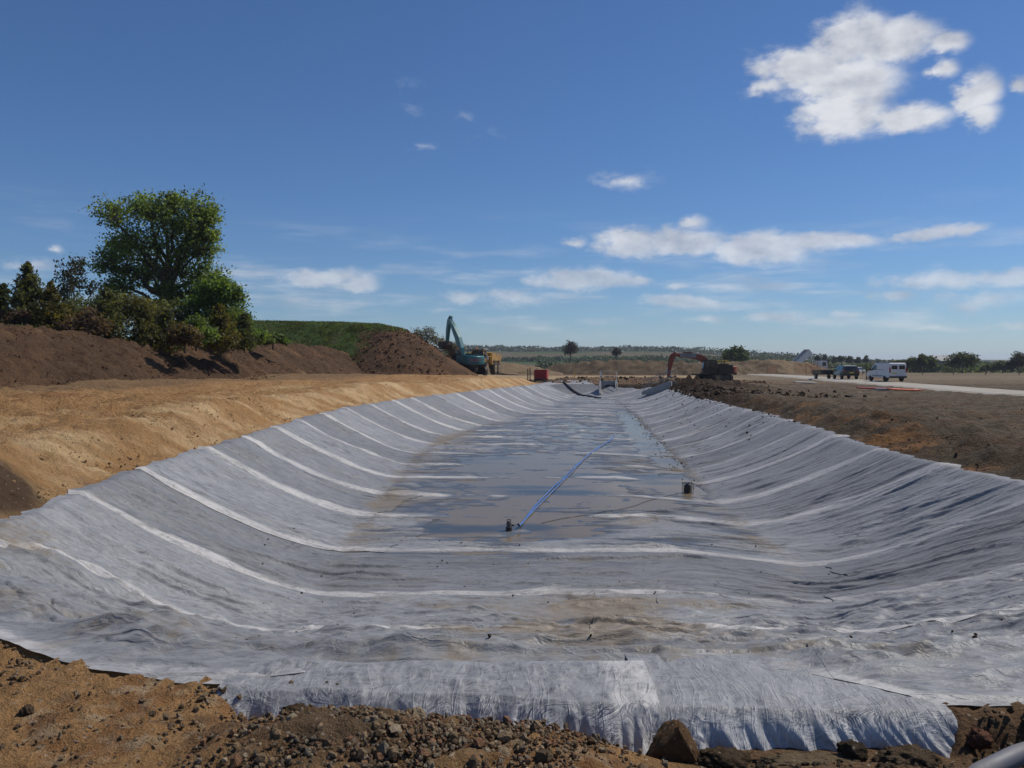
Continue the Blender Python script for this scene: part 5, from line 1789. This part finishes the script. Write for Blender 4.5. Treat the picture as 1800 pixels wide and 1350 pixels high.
rc_ = np.random.default_rng(61)
yy = 5.4 + 9 * rc_.random(260) ** 1.5
xx = -4.5 + 9.5 * rc_.random(260)
zz = np.array([floor_z(a, b) for a, b in zip(xx, yy)]) if False else None
kk = (yy > near_edge(xx) + 0.4)
xx, yy = xx[kk], yy[kk]
zz = np.array([float(smooth_terrain(np.array([a]), np.array([b]))[0] + wrinkles(np.array([a]), np.array([b]))[0]) for a, b in zip(xx, yy)]) + 0.035
tag(scatter('soil_crumbs', np.stack([xx, yy, zz], -1), 0.006 + 0.018 * rc_.random(len(xx)) ** 4, tone((0.07, 0.048, 0.03), rc_, len(xx), .5), seed=62), 'dark crumbs of soil lying on the near fabric', 'soil', kind='stuff')

# ------------------------------------------------------------------ small litter
def shard(name, label, loc, rot, r, L, a0, a1, mat, cat):
    n_, m_ = 16, 10
    V, F = [], []
    for k, rr in ((0, r), (1, r - 0.006)):
        for i in range(n_):
            a = R(a0 + (a1 - a0) * i / (n_ - 1))
            for j in range(m_):
                w = L * (0.25 + 0.75 * math.sin(math.pi * (i + 0.6) / n_))
                V.append((rr * math.cos(a), -w / 2 + w * j / (m_ - 1), rr * math.sin(a)))
    for k in (0, 1):
        b = k * n_ * m_
        for i in range(n_ - 1):
            for j in range(m_ - 1):
                q = (b + i * m_ + j, b + (i + 1) * m_ + j, b + (i + 1) * m_ + j + 1, b + i * m_ + j + 1)
                F.append(q if k == 0 else q[::-1])
    o = MB().add(V, F).build(name, mat, None, smooth=True)
    o.location = loc
    o.rotation_euler = rot
    return tag(o, label, cat)


shard('pipe_shard', 'curved black shard of plastic pipe lying on the gravel', (0.02, 3.93, 0.05), (R(-35), R(10), R(20)), 0.11, 0.16, 250, 370, 'black', 'plastic')
shard('pipe_offcut', 'narrow black plastic offcut on the gravel below the curved shard', (-0.08, 3.66, 0.055), (R(-50), R(30), R(-20)), 0.13, 0.05, 200, 300, 'black', 'plastic')
tag(path_tube('grey_pipe', [(2.1, 3.72, -0.20), (2.32, 3.9, -0.15), (2.6, 4.02, -0.11), (3.0, 4.15, -0.08)], 0.05, 'grey_pipe', 1, 16), 'smooth grey plastic pipe at the bottom right corner', 'pipe')


# ------------------------------------------------------------------ mesh barriers, boards, posts along the works
def barrier(label, p0, p1, h=1.0, lean=0.0):
    p0, p1 = Vector(p0), Vector(p1)
    o = empty('mesh_barrier', p0)
    tag(o, label, 'barrier', 'orange mesh barriers')
    d = p1 - p0
    n_ = max(2, int(d.length / 2.0) + 1)
    for i in range(n_):
        q = d * (i / (n_ - 1))
        MB().cyl(q, q + Vector((lean, 0, h + 0.15)), 0.03, n=6).build('post', 'steel', o)
    net = MB()
    for k in range(9):
        z = 0.08 + (h - 0.1) * k / 8
        net.tube([Vector((lean * z, 0, z)), d + Vector((lean * z, 0, z))], 0.022, 4)
    m_ = int(d.length / 0.28)
    for k in range(m_ + 1):
        q = d * (k / m_)
        net.tube([q + Vector((0, 0, 0.08)), q + Vector((lean * h, 0, h - 0.02))], 0.02, 4)
    net.build('mesh_netting', 'net_orange', o)
    return o


def bz(x, y):
    return (x, y, gz(x, y) + 0.05)


barrier('orange mesh barrier in front of the tipper lorry', bz(58.6, 165), bz(62.5, 163), 2.2)
barrier('orange mesh barrier below the tipper lorry cab', bz(62.9, 168), bz(66.5, 166), 1.6)
barrier('short orange mesh barrier at the foot of the sandy spoil heap', bz(51.2, 160), bz(52.6, 158), 1.5)
barrier('orange mesh barrier standing left of the white van', bz(44.3, 99), bz(47.3, 101), 1.25)


def slab(name, label, c, d, rz, mat, cat):
    o = MB().box((0, 0, 0), d).build(name, mat, None, 0.015)
    o.location = (c[0], c[1], gz(c[0], c[1]) + c[2])
    o.rotation_euler = (R(3), R(2), rz)
    return tag(o, label, cat)


slab('flat_barrier', 'orange plastic barrier lying flat beside the haul road', (29.9, 60.5, 0.12), (2.6, 0.9, 0.1), R(10), 'net_orange', 'barrier')
slab('flat_barrier', 'long dull red barrier lying on the verge left of the orange one', (29.3, 63.5, 0.12), (3.6, 0.5, 0.1), R(4), 'red', 'barrier')
slab('kerb_stone', 'pale kerb stone lying between the two flat barriers', (28.6, 61.5, 0.12), (1.5, 0.3, 0.16), R(25), 'concrete', 'kerb stone')
slab('paving_slab', 'pale slab lying on the near verge of the haul road', (30.6, 83, 0.10), (2.2, 1.2, 0.08), R(0), 'concrete', 'slab')
slab('timber_board', 'timber board lying beyond the far end of the basin', (10.6, 88, 0.25), (3.0, 0.25, 0.08), R(6), 'timber', 'board')
slab('timber_board', 'pale board lying beside the red fuel tank', (6.2, 89, 0.25), (1.8, 0.2, 0.08), R(40), 'timber', 'board')


def post(label, x, y, h, mat='timber'):
    o = MB().box((0, 0, h / 2), (0.12, 0.12, h)).prism([(-0.06, h), (0.06, h), (0.0, h + 0.08)], -0.06, 0.06).build('marker_post', mat, None, 0.0)
    o.location = (x, y, gz(x, y) - 0.05)
    return tag(o, label, 'post', 'marker posts')


post('thin dark post standing left of the white van', 43.2, 97, 1.6, 'steel')
post('tall stake left of the red tank', 1.9, 96, 1.4)
post('stake right beside the stake left of the red tank', 2.2, 97, 1.5)
post('white topped peg behind the headwall', 9.6, 86, 0.9, 'white')
post('yellow peg on the far track left of the headwall', 8.6, 110, 0.9, 'rail_yellow')
# wire fence along the right field
fe = empty('wire_fence', (60, 125, gz(60, 125)))
tag(fe, 'thin wire fence on posts along the right hand field', 'fence')
FP = [(66 + i * 4.5, 150 - i * 2.2) for i in range(9)]
zf = [gz(*p) for p in FP]
for (x, y), z in zip(FP, zf):
    MB().box((x - 60, y - 125, z - fe.location.z + 0.75), (0.1, 0.1, 1.7)).build('post', 'timber', fe)
for k in range(5):
    w_ = MB()
    w_.tube([(x - 60, y - 125, z - fe.location.z + 0.3 + k * 0.3) for (x, y), z in zip(FP, zf)], 0.014, 4)
    w_.build('wire', 'galv', fe)

# ------------------------------------------------------------------ trees and shrubs
def leaf_quads(pts, size, cols, r, aspect=0.6, up=0.0):
    n = len(pts)
    a = r.normal(size=(n, 3))
    a[:, 2] += up
    a /= np.linalg.norm(a, axis=1)[:, None]
    b = r.normal(size=(n, 3))
    b -= (b * a).sum(1)[:, None] * a
    b /= np.linalg.norm(b, axis=1)[:, None]
    c = np.cross(a, b)
    s = (size * (0.6 + 0.8 * r.random(n)))[:, None]
    # leaf spray: pointed quad
    V = np.stack([pts - b * s, pts + c * s * aspect * .8 - b * s * .1, pts + b * s, pts - c * s * aspect - b * s * .1], 1)
    F = np.arange(4 * n).reshape(n, 4)
    return V.reshape(-1, 3), F, np.repeat(cols, 4, 0)


def tubes_mesh(segs, n=6):
    """segs: (p0, r0, p1, r1)"""
    a = np.arange(n) * 2 * np.pi / n
    P0 = np.array([s[0] for s in segs], float)
    P1 = np.array([s[2] for s in segs], float)
    r0 = np.array([s[1] for s in segs])
    r1 = np.array([s[3] for s in segs])
    d = P1 - P0
    d /= np.linalg.norm(d, axis=1)[:, None] + 1e-9
    ref = np.where(np.abs(d[:, 2:3]) > 0.9, np.array([[1.0, 0, 0]]), np.array([[0, 0, 1.0]]))
    u = np.cross(d, ref)
    u /= np.linalg.norm(u, axis=1)[:, None]
    v = np.cross(d, u)
    ring = np.cos(a)[None, :, None] * u[:, None, :] + np.sin(a)[None, :, None] * v[:, None, :]
    V = np.concatenate([P0[:, None] + ring * r0[:, None, None], P1[:, None] + ring * r1[:, None, None]], 1)
    m = len(segs)
    j = np.arange(n)
    F = np.stack([j, (j + 1) % n, (j + 1) % n + n, j + n], -1)[None] + (np.arange(m) * 2 * n)[:, None, None]
    return V.reshape(-1, 3), F.reshape(-1, 4)


def limb(p0, p1, r0, r1, r, k=4, wob=0.1):
    p0, p1 = np.array(p0, float), np.array(p1, float)
    L = np.linalg.norm(p1 - p0)
    pts = [p0]
    for i in range(1, k):
        pts.append(p0 + (p1 - p0) * i / k + r.normal(size=3) * wob * L / k)
    pts.append(p1)
    return [(pts[i], r0 + (r1 - r0) * i / k, pts[i + 1], r0 + (r1 - r0) * (i + 1) / k) for i in range(k)]


def lobed_tree(name, label, base, lobes, leafcol, trunk_r, leaf, per_clump, clumps, seed, group=None, cat='tree', fork=0.3, twig=0.02, spread=0.35, dark=None, bare=False, colvar=0.4):
    """base (x,y,z); lobes: (dx, dy, dz, r) relative to base"""
    r = np.random.default_rng(seed)
    root = empty(name, base)
    tag(root, label, cat, group)
    L = np.array(lobes, float)
    zt = L[:, 2].min() * fork + 0.2
    segs = []
    top = L[:, 2].max()
    trunk_top = np.array((L[:, 0].mean() * .5, 0, zt))
    segs += limb((0, 0, -0.3), trunk_top, trunk_r * 1.15, trunk_r * 0.85, r, 3, 0.05)
    mid = np.array((L[:, 0].mean(), 0, (zt + top) * 0.5))
    segs += limb(trunk_top, mid, trunk_r * 0.8, trunk_r * 0.35, r, 4, 0.12)
    Pts, Cols = [], []
    for (dx, dy, dz, lr) in L:
        c = np.array((dx, dy, dz))
        st = lerp(trunk_top, mid, np.clip((dz - zt) / (top - zt + 1e-6) * 0.8, 0, 0.9))
        segs += limb(st, c, trunk_r * 0.38, trunk_r * 0.13, r, 4, 0.18)
        m = max(4, int(clumps))
        q = r.normal(size=(m, 3))
        q /= np.linalg.norm(q, axis=1)[:, None]
        rad = lr * (0.45 + 0.55 * r.random(m)) ** 0.8
        cen = c + q * rad[:, None] * np.array((1, 1, 0.88))
        for cc_ in cen:
            segs += limb(lerp(c, st, 0.15 * r.random()), cc_, trunk_r * 0.09 + twig * .5, twig * 0.5, r, 2, 0.25)
            if bare:
                for _ in range(5):
                    segs += limb(cc_, cc_ + r.normal(size=3) * lr * 0.35 + np.array((0, 0, lr * .15)), twig * .5, twig * .3, r, 1, 0.1)
        if not bare or per_clump:
            k = per_clump
            pp = np.repeat(cen, k, 0) + r.normal(size=(m * k, 3)) * lr * spread * np.array((1, 1, .7))
            tn = np.repeat(0.8 + colvar * (r.random(m) - .5) * 2, k) * (0.75 + 0.5 * r.random(m * k))
            hue = np.repeat(r.random(m), k)[:, None]
            base_c = np.array(leafcol) * (1 - hue) + np.array(dark if dark is not None else np.array(leafcol) * np.array((1.25, 1.05, .8))) * hue
            Pts.append(pp)
            Cols.append(base_c * tn[:, None])
    V, F = tubes_mesh(segs, 4)
    mesh_np('trunk', V, F, M['bark'], root)
    if Pts:
        P = np.concatenate(Pts)
        V, F, C = leaf_quads(P, np.full(len(P), leaf), np.concatenate(Cols), r)
        mesh_np('crown', V, F, M['leaf'], root, smooth=False, col=np.clip(C, .004, 1))
    return root


def px_lobes(cx, Y, zbase, lst, depth=0.8, seed=0):
    """lobes given as (px, py, radius px) in the plane at distance Y -> metres relative to the base"""
    k = Y / 1400.0
    r = np.random.default_rng(seed)
    return [((p - cx) * k, r.normal() * depth * rr * k, CAMZ - (q - 635) * k - zbase, rr * k) for (p, q, rr) in lst]


G1, G1b = (0.15, 0.215, 0.062), (0.085, 0.125, 0.030)
# the big tree behind the bund
Yt, cx = 62, 272
zb = 0.6
lobed_tree('broadleaf_tree', 'tall broad green tree rising behind the dark bund', ((cx - 900) * Yt / 1400, Yt, zb),
           px_lobes(cx, Yt, zb, [(244, 362, 28), (216, 385, 28), (268, 378, 36), (312, 392, 34), (350, 368, 30), (372, 382, 18), (348, 405, 24), (305, 360, 22), (372, 415, 16), (202, 425, 27), (236, 425, 36), (280, 425, 36), (330, 430, 36), (365, 440, 26),
                                 (198, 462, 24), (228, 470, 32), (262, 480, 26), (318, 478, 36), (358, 482, 32), (380, 500, 16), (216, 505, 25), (335, 515, 30), (370, 520, 26), (300, 520, 20)], 0.45, 3),
           G1, 0.5, 0.115, 36, 32, 51, dark=(0.205, 0.28, 0.08), spread=0.30, fork=0.75, colvar=.45)
lobed_tree('broadleaf_tree', 'bright green spreading tree low on the right of the tall tree', (-21.6, 57, zb),
           px_lobes(382, 57, zb, [(402, 505, 24), (425, 520, 20), (385, 525, 26), (418, 550, 26), (388, 560, 28), (355, 545, 26), (350, 575, 26), (425, 580, 20), (395, 590, 22)], 0.8, 5),
           (0.12, 0.20, 0.05), 0.22, 0.11, 60, 26, 52, dark=(0.21, 0.30, 0.07), spread=.33)
lobed_tree('thin_tree', 'small thinly leaved dark tree left of the tall tree', (-36.3, 66, zb),
           px_lobes(130, 66, zb, [(130, 468, 20), (112, 490, 20), (148, 482, 22), (128, 505, 22), (160, 505, 18), (105, 515, 14)], .8, 6),
           (0.035, 0.045, 0.026), 0.16, 0.13, 12, 20, 53, spread=.32)


def conifer(label, px, ytop, ybot, wpx, Y, col, seed, group='young conifers behind the bund'):
    r = np.random.default_rng(seed)
    k = Y / 1400.0
    zb_ = CAMZ - (ybot - 635) * k
    h = (ybot - ytop) * k
    w = wpx * k / 2
    root = empty('conifer', ((px - 900) * k, Y, zb_))
    tag(root, label, 'conifer', group)
    segs = limb((0, 0, -0.3), (0, 0, h * 0.97), 0.09 * h / 4, 0.012, r, 6, 0.02)
    P, C = [], []
    for i in range(int(h / 0.13)):
        t = (i + r.random()) / int(h / 0.13)
        z = h * (0.04 + 0.96 * t)
        Lb = w * (1 - t) ** 0.75 * (0.7 + 0.5 * r.random()) + 0.06
        for b in range(6):
            a = r.random() * 6.283
            tip = np.array((math.cos(a) * Lb, math.sin(a) * Lb, z + Lb * (0.12 - 0.25 * r.random())))
            segs += limb((0, 0, z - 0.1 * Lb), tip, 0.018, 0.006, r, 2, 0.1)
            m = int(6 + 26 * Lb)
            q = r.random(m) ** 0.7
            pt = np.array((0, 0, z))[None] * (1 - q[:, None]) + tip[None] * q[:, None] + r.normal(size=(m, 3)) * np.array((.10, .10, .09)) * (0.4 + Lb)
            P.append(pt)
            C.append(np.array(col)[None] * (0.55 + 0.75 * r.random((m, 1))) * (0.75 + 0.5 * r.random()))
    V, F = tubes_mesh(segs, 5)
    mesh_np('trunk', V, F, M['bark'], root)
    P = np.concatenate(P)
    V, F, C = leaf_quads(P, np.full(len(P), 0.085 + 0.0006 * Y), np.concatenate(C), r, 0.45)
    mesh_np('crown', V, F, M['leaf'], root, smooth=False, col=np.clip(C, .004, 1))
    return root


CO = (0.105, 0.112, 0.042)
conifer('tall pointed conifer at the left end of the row', 52, 462, 592, 92, 46, CO, 61)
conifer('leaning conifer just right of the tall pointed one', 92, 498, 594, 80, 45, (0.115, 0.10, 0.032), 62)
conifer('dense conifer half cut by the left edge of the photo', 10, 500, 590, 60, 47, (0.07, 0.085, 0.035), 63)
conifer('conifer between the two copper bushes', 190, 508, 612, 90, 47, CO, 64)
conifer('conifer standing below the trunk of the tall tree', 255, 535, 618, 80, 48, (0.10, 0.10, 0.034), 65)
conifer('narrow conifer right of the trunk of the tall tree', 295, 545, 618, 60, 49, (0.085, 0.095, 0.034), 66)
conifer('yellowish conifer near the right end of the row', 388, 535, 616, 72, 50, (0.13, 0.115, 0.032), 67)
conifer('low conifer at the right end of the row', 430, 552, 612, 46, 52, (0.085, 0.10, 0.036), 68)


def shrub(label, px, py, wpx, hpx, Y, col, seed, dark=None, leaf=0.09, per=34, name='shrub', cat='shrub', group='shrubs behind the bund', bare=False, cl=14):
    k = Y / 1400.0
    r = np.random.default_rng(seed)
    zb_ = CAMZ - (py - 635) * k
    lob = []
    for i in range(7):
        a = (i / 6 - .5)
        lob.append((a * wpx * k * .75, r.normal() * wpx * k * .15, hpx * k * (0.35 + 0.45 * r.random() * (1 - abs(a))), min(wpx, hpx) * k * 0.27))
    return lobed_tree(name, label, ((px - 900) * k, Y, zb_), lob, tuple(np.array(col) * 2.5), 0.06, leaf, per, cl, seed, group, cat, twig=0.012, spread=.4, dark=dark, bare=bare)


shrub('copper leaved bush at the far left edge', 18, 585, 70, 50, 45, (0.055, 0.032, 0.026), 71, (0.14, 0.08, 0.06))
shrub('copper leaved bush between two conifers', 150, 600, 74, 58, 45, (0.055, 0.034, 0.024), 72, (0.16, 0.11, 0.08))
shrub('russet bush below the tall tree', 325, 612, 44, 44, 46, (0.06, 0.045, 0.024), 73, (0.12, 0.085, 0.04))
shrub('olive bush behind the copper bush', 215, 570, 90, 56, 52, (0.06, 0.065, 0.025), 74)
shrub('grey green bush left of the tall tree trunk', 250, 580, 80, 60, 54, (0.055, 0.06, 0.03), 75)
shrub('green bush right of the tall tree trunk', 345, 608, 60, 50, 48, (0.055, 0.085, 0.028), 76)
shrub('dark bush behind the tall pointed conifer', 120, 575, 80, 50, 53, (0.045, 0.05, 0.022), 77)
shrub('green bush beside the right end conifer', 440, 612, 50, 40, 54, (0.06, 0.095, 0.03), 78)
shrub('low weedy bush on the bund right of the conifers', 480, 608, 50, 26, 62, (0.055, 0.085, 0.028), 79, leaf=.1)
shrub('broad dark bush filling the gap under the tall tree', 285, 590, 110, 70, 56, (0.05, 0.06, 0.028), 171)
shrub('dark green bush between the thin tree and the tall tree', 175, 575, 90, 66, 55, (0.045, 0.055, 0.026), 172)
shrub('dense green bush under the low spreading tree', 400, 600, 80, 60, 55, (0.05, 0.075, 0.028), 173)
# leafless bushes right of the mound
for i, (px, py, w, h) in enumerate([(742, 612, 34, 50), (768, 618, 34, 38), (798, 628, 34, 34)]):
    shrub(['leafless bush just right of the grassy mound', 'leafless bush behind the teal boom', 'leafless bush behind the teal bucket'][i], px, py, w, h, 122, (0.05, 0.05, 0.035), 81 + i, leaf=.14, per=5, group='leafless bushes by the mound', bare=True, cl=18)

# distant trees
def far_tree(label, px, ytop, ybot, wpx, Y, col, seed, name='distant_tree', nl=7, per=16, leaf=None, bare=False, cl=14, dark=None, fork=.35):
    k = Y / 1400.0
    r = np.random.default_rng(seed)
    zb_ = CAMZ - (ybot - 635) * k
    h = (ybot - ytop) * k
    w = wpx * k
    rad = min(w, h) * 0.24
    lob = []
    for i in range(nl):
        a = 2 * (i + .5) / nl - 1
        lob.append((a * (w / 2 - rad * .9), r.normal() * w * .12, h * .86 - rad * .5 - h * 0.34 * a * a - r.random() * h * 0.12, rad))
        if i % 2 == 0:
            lob.append((a * (w / 2 - rad * .9) * .8, r.normal() * w * .12, h * .46 + r.random() * h * .1, rad))
    return lobed_tree(name, label, ((px - 900) * k, Y, zb_), lob, col, max(0.15, h * 0.03), leaf or (0.10 + Y * 0.0009), per, cl, seed, 'trees in the distance', 'tree', fork=fork, twig=0.02 + Y * 0.0001, spread=.34, bare=bare, dark=dark)


DG = (0.06, 0.085, 0.036)
far_tree('rounded green tree behind the orange excavator', 1292, 604, 646, 56, 215, (0.045, 0.075, 0.024), 91)
far_tree('bare tree on the skyline left of centre right of the hill', 1003, 597, 634, 30, 300, (0.04, 0.04, 0.03), 92, per=3, bare=True, cl=22)
far_tree('small bare tree on the skyline above the headwall', 1084, 607, 634, 18, 300, (0.04, 0.04, 0.03), 93, per=2, bare=True, cl=18)
far_tree('wide dark willow like clump right of the white van', 1620, 622, 655, 72, 225, DG, 94, nl=10, fork=.1)
far_tree('round olive green tree standing alone on the right', 1692, 614, 655, 56, 215, (0.05, 0.065, 0.022), 95, dark=(0.065, 0.08, 0.022), fork=.2)
far_tree('thin bare crowned tree at the right edge', 1792, 616, 655, 40, 205, (0.04, 0.045, 0.025), 96, per=5, bare=True, cl=20)
far_tree('low rounded bush left of the right edge tree', 1762, 634, 656, 44, 205, DG, 97, fork=.1)
far_tree('low bush between the lone tree and the right edge', 1735, 641, 655, 30, 215, DG, 98, nl=5, fork=.1)
far_tree('leafy hedgerow tree right behind the white van roof', 1578, 630, 655, 26, 260, DG, 99, nl=4, fork=.1)
pos7 = [(1437, 11), (1451, 14), (1466, 11), (1479, 12), (1492, 14), (1508, 13), (1522, 11)]
ords = ['first', 'second', 'third', 'fourth', 'fifth', 'sixth', 'seventh']
for i, (px, w) in enumerate(pos7):
    far_tree('%s from the left of seven trees in the row above the cars' % ords[i], px, 618 + (i % 3) * 2 + i * 0.5, 648, w, 380, (0.032, 0.048, 0.024), 110 + i, nl=3, per=10, leaf=.45, cl=9, fork=.4)


def wood_line(name, label, pts, h, dens, col, seed, leaf, depth):
    """a hedge or far wood that reads as one mass"""
    r = np.random.default_rng(seed)
    P = np.array(pts, float)
    cum = np.r_[0, np.cumsum(np.hypot(*np.diff(P[:, :2], axis=0).T))]
    n_ = int(cum[-1] * dens)
    t = r.random(n_) * cum[-1]
    x, y = np.interp(t, cum, P[:, 0]), np.interp(t, cum, P[:, 1])
    hh = h * (0.55 + 0.65 * np.clip(fbm(x * 0.7 / h, y * .7 / h, 3, seed) + .5, 0, 1.2))
    pz_ = smooth_terrain(x, y) if P.shape[1] < 3 else np.interp(t, cum, P[:, 2])
    pts3 = np.stack([x + r.normal(size=n_) * depth * .3, y + r.normal(size=n_) * depth, pz_ + hh * r.random(n_) ** 1.0 - 0.2], -1)
    V, F, C = leaf_quads(pts3, np.full(n_, leaf), np.array(col)[None] * (0.5 + r.random((n_, 1))), r, .8)
    o = mesh_np(name, V, F, M['leaf'], smooth=False, col=np.clip(C, .004, 1))
    return tag(o, label, 'hedge' if 'hedge' in name else 'wood', kind='stuff')


wood_line('hedge', 'dark hedge line behind the parked cars', [(135, 370), (165, 350), (200, 340), (225, 330)], 2.3, 60, DG, 201, .6, 4)
wood_line('hedge', 'hedge line along the right edge of the field', [(95, 228), (150, 222), (165, 218), (190, 214)], 2.6, 40, DG, 202, .4, 2)
wood_line('hedge', 'green scrub behind the dump truck', [(-30, 150), (-14, 160), (-4, 172)], 3.2, 60, (0.045, 0.06, 0.026), 203, .3, 3)
wood_line('hedge', 'low hedge across the middle distance', [(10, 330), (40, 335), (90, 330), (130, 345)], 3.6, 32, (0.04, 0.055, 0.026), 204, .5, 3)
wood_line('woodland', 'far wooded skyline on the hill', [(-90, 900), (0, 960), (100, 980), (180, 960), (260, 900), (360, 860)], 7.0, 22, (0.05, 0.062, 0.05), 205, 1.1, 14)
wood_line('woodland', 'far wood in the centre distance', [(60, 520), (85, 515), (110, 525), (150, 540), (200, 560)], 6.0, 30, (0.05, 0.066, 0.045), 206, .7, 8)
wood_line('woodland', 'far wood beyond the right hand field', [(250, 640), (330, 600), (420, 560), (520, 540)], 2.4, 16, (0.03, 0.042, 0.026), 207, 1.4, 10)
wood_line('hedge', 'far hedge below the hill', [(-60, 600), (40, 610), (140, 600)], 4.0, 16, (0.032, 0.045, 0.026), 208, .8, 4)

# farm building
bn = empty('barn', (126, 232, gz(126, 232)), R(10))
tag(bn, 'grey roofed barn between the right hand trees', 'barn')
MB().box((0, 0, 1.7), (9, 6, 3.4)).build('wall', 'concrete', bn)
MB().prism([(-3.4, 3.3), (3.4, 3.3), (0, 4.9)], -4.8, 4.8, 'x').build('roof', 'roof', bn)
MB().box((0, -3.02, 1.3), (2.6, 0.06, 2.6)).build('door', 'steel', bn)

# grass and weeds on the mound and behind the bund
def grass(name, label, n_, fx, hz, h0, cols, seed):
    r = np.random.default_rng(seed)
    x, y = fx(n_, r)
    z = hz(x, y)
    h = h0 * (0.4 + 1.0 * r.random(len(x)) ** 1.5)
    a = r.random(len(x)) * 6.283
    w = 0.05 + 0.05 * r.random(len(x))
    dx, dy = np.cos(a) * w, np.sin(a) * w
    lx, ly = r.normal(size=len(x)) * h * .35, r.normal(size=len(x)) * h * .35
    b0 = np.stack([x - dx, y - dy, z - .05], -1)
    b1 = np.stack([x + dx, y + dy, z - .05], -1)
    tp = np.stack([x + lx, y + ly, z + h], -1)
    V = np.stack([b0, b1, tp], 1).reshape(-1, 3)
    F = np.arange(len(V)).reshape(-1, 3)
    ci = r.integers(0, len(cols), len(x))
    C = np.repeat(np.array(cols)[ci] * (.6 + .8 * r.random((len(x), 1))) * (1 + 0.9 * fbm(x * 0.35, y * 0.35, 3, seed))[:, None], 3, 0)
    o = mesh_np(name, V, F, M['leaf'], smooth=False, col=C)
    return tag(o, label, 'grass', kind='stuff')


def fxg(n_, r):
    x = -46 + 34 * r.random(n_)
    y = 84 + 22 * r.random(n_)
    z = h_mound(x, y)
    k = (z > smooth_terrain(x, y) + .2) & ((x < -16.4 + r.normal(size=n_) * .7) | (z > 5.2))
    return x[k], y[k]


grass('grass', 'rough grass covering the mound', 60000, fxg, h_mound, 0.17, [(0.07, 0.105, 0.028), (0.09, 0.13, 0.034), (0.12, 0.105, 0.05), (0.06, 0.085, 0.024)], 211)


def fxb(n_, r):
    y = 26 + 60 * r.random(n_)
    x = np.interp(y, [p[1] for p in BUND], [p[0] for p in BUND]) - 0.7 - np.abs(r.normal(size=n_)) * 2.0
    return x, y


grass('weeds', 'weeds along the back of the dark bund', 14000, fxb, h_bund, 0.38, [(0.06, 0.09, 0.025), (0.10, 0.10, 0.05), (0.05, 0.08, 0.02)], 212)

# ------------------------------------------------------------------ air
def build_haze():
    m, t = mat_new('thin_haze')
    v = t.n('ShaderNodeVolumePrincipled', inp={'Color': (0.80, 0.88, 1.0, 1), 'Density': 0.00018, 'Anisotropy': 0.2})
    o = t.n('ShaderNodeOutputMaterial')
    t.link(v.outputs[0], o.inputs['Volume'])
    h = MB().box((0, 1700, 22), (9400, 9900, 52)).build('haze', m)
    tag(h, kind='stuff')
    h.display_type = 'WIRE'


build_haze()
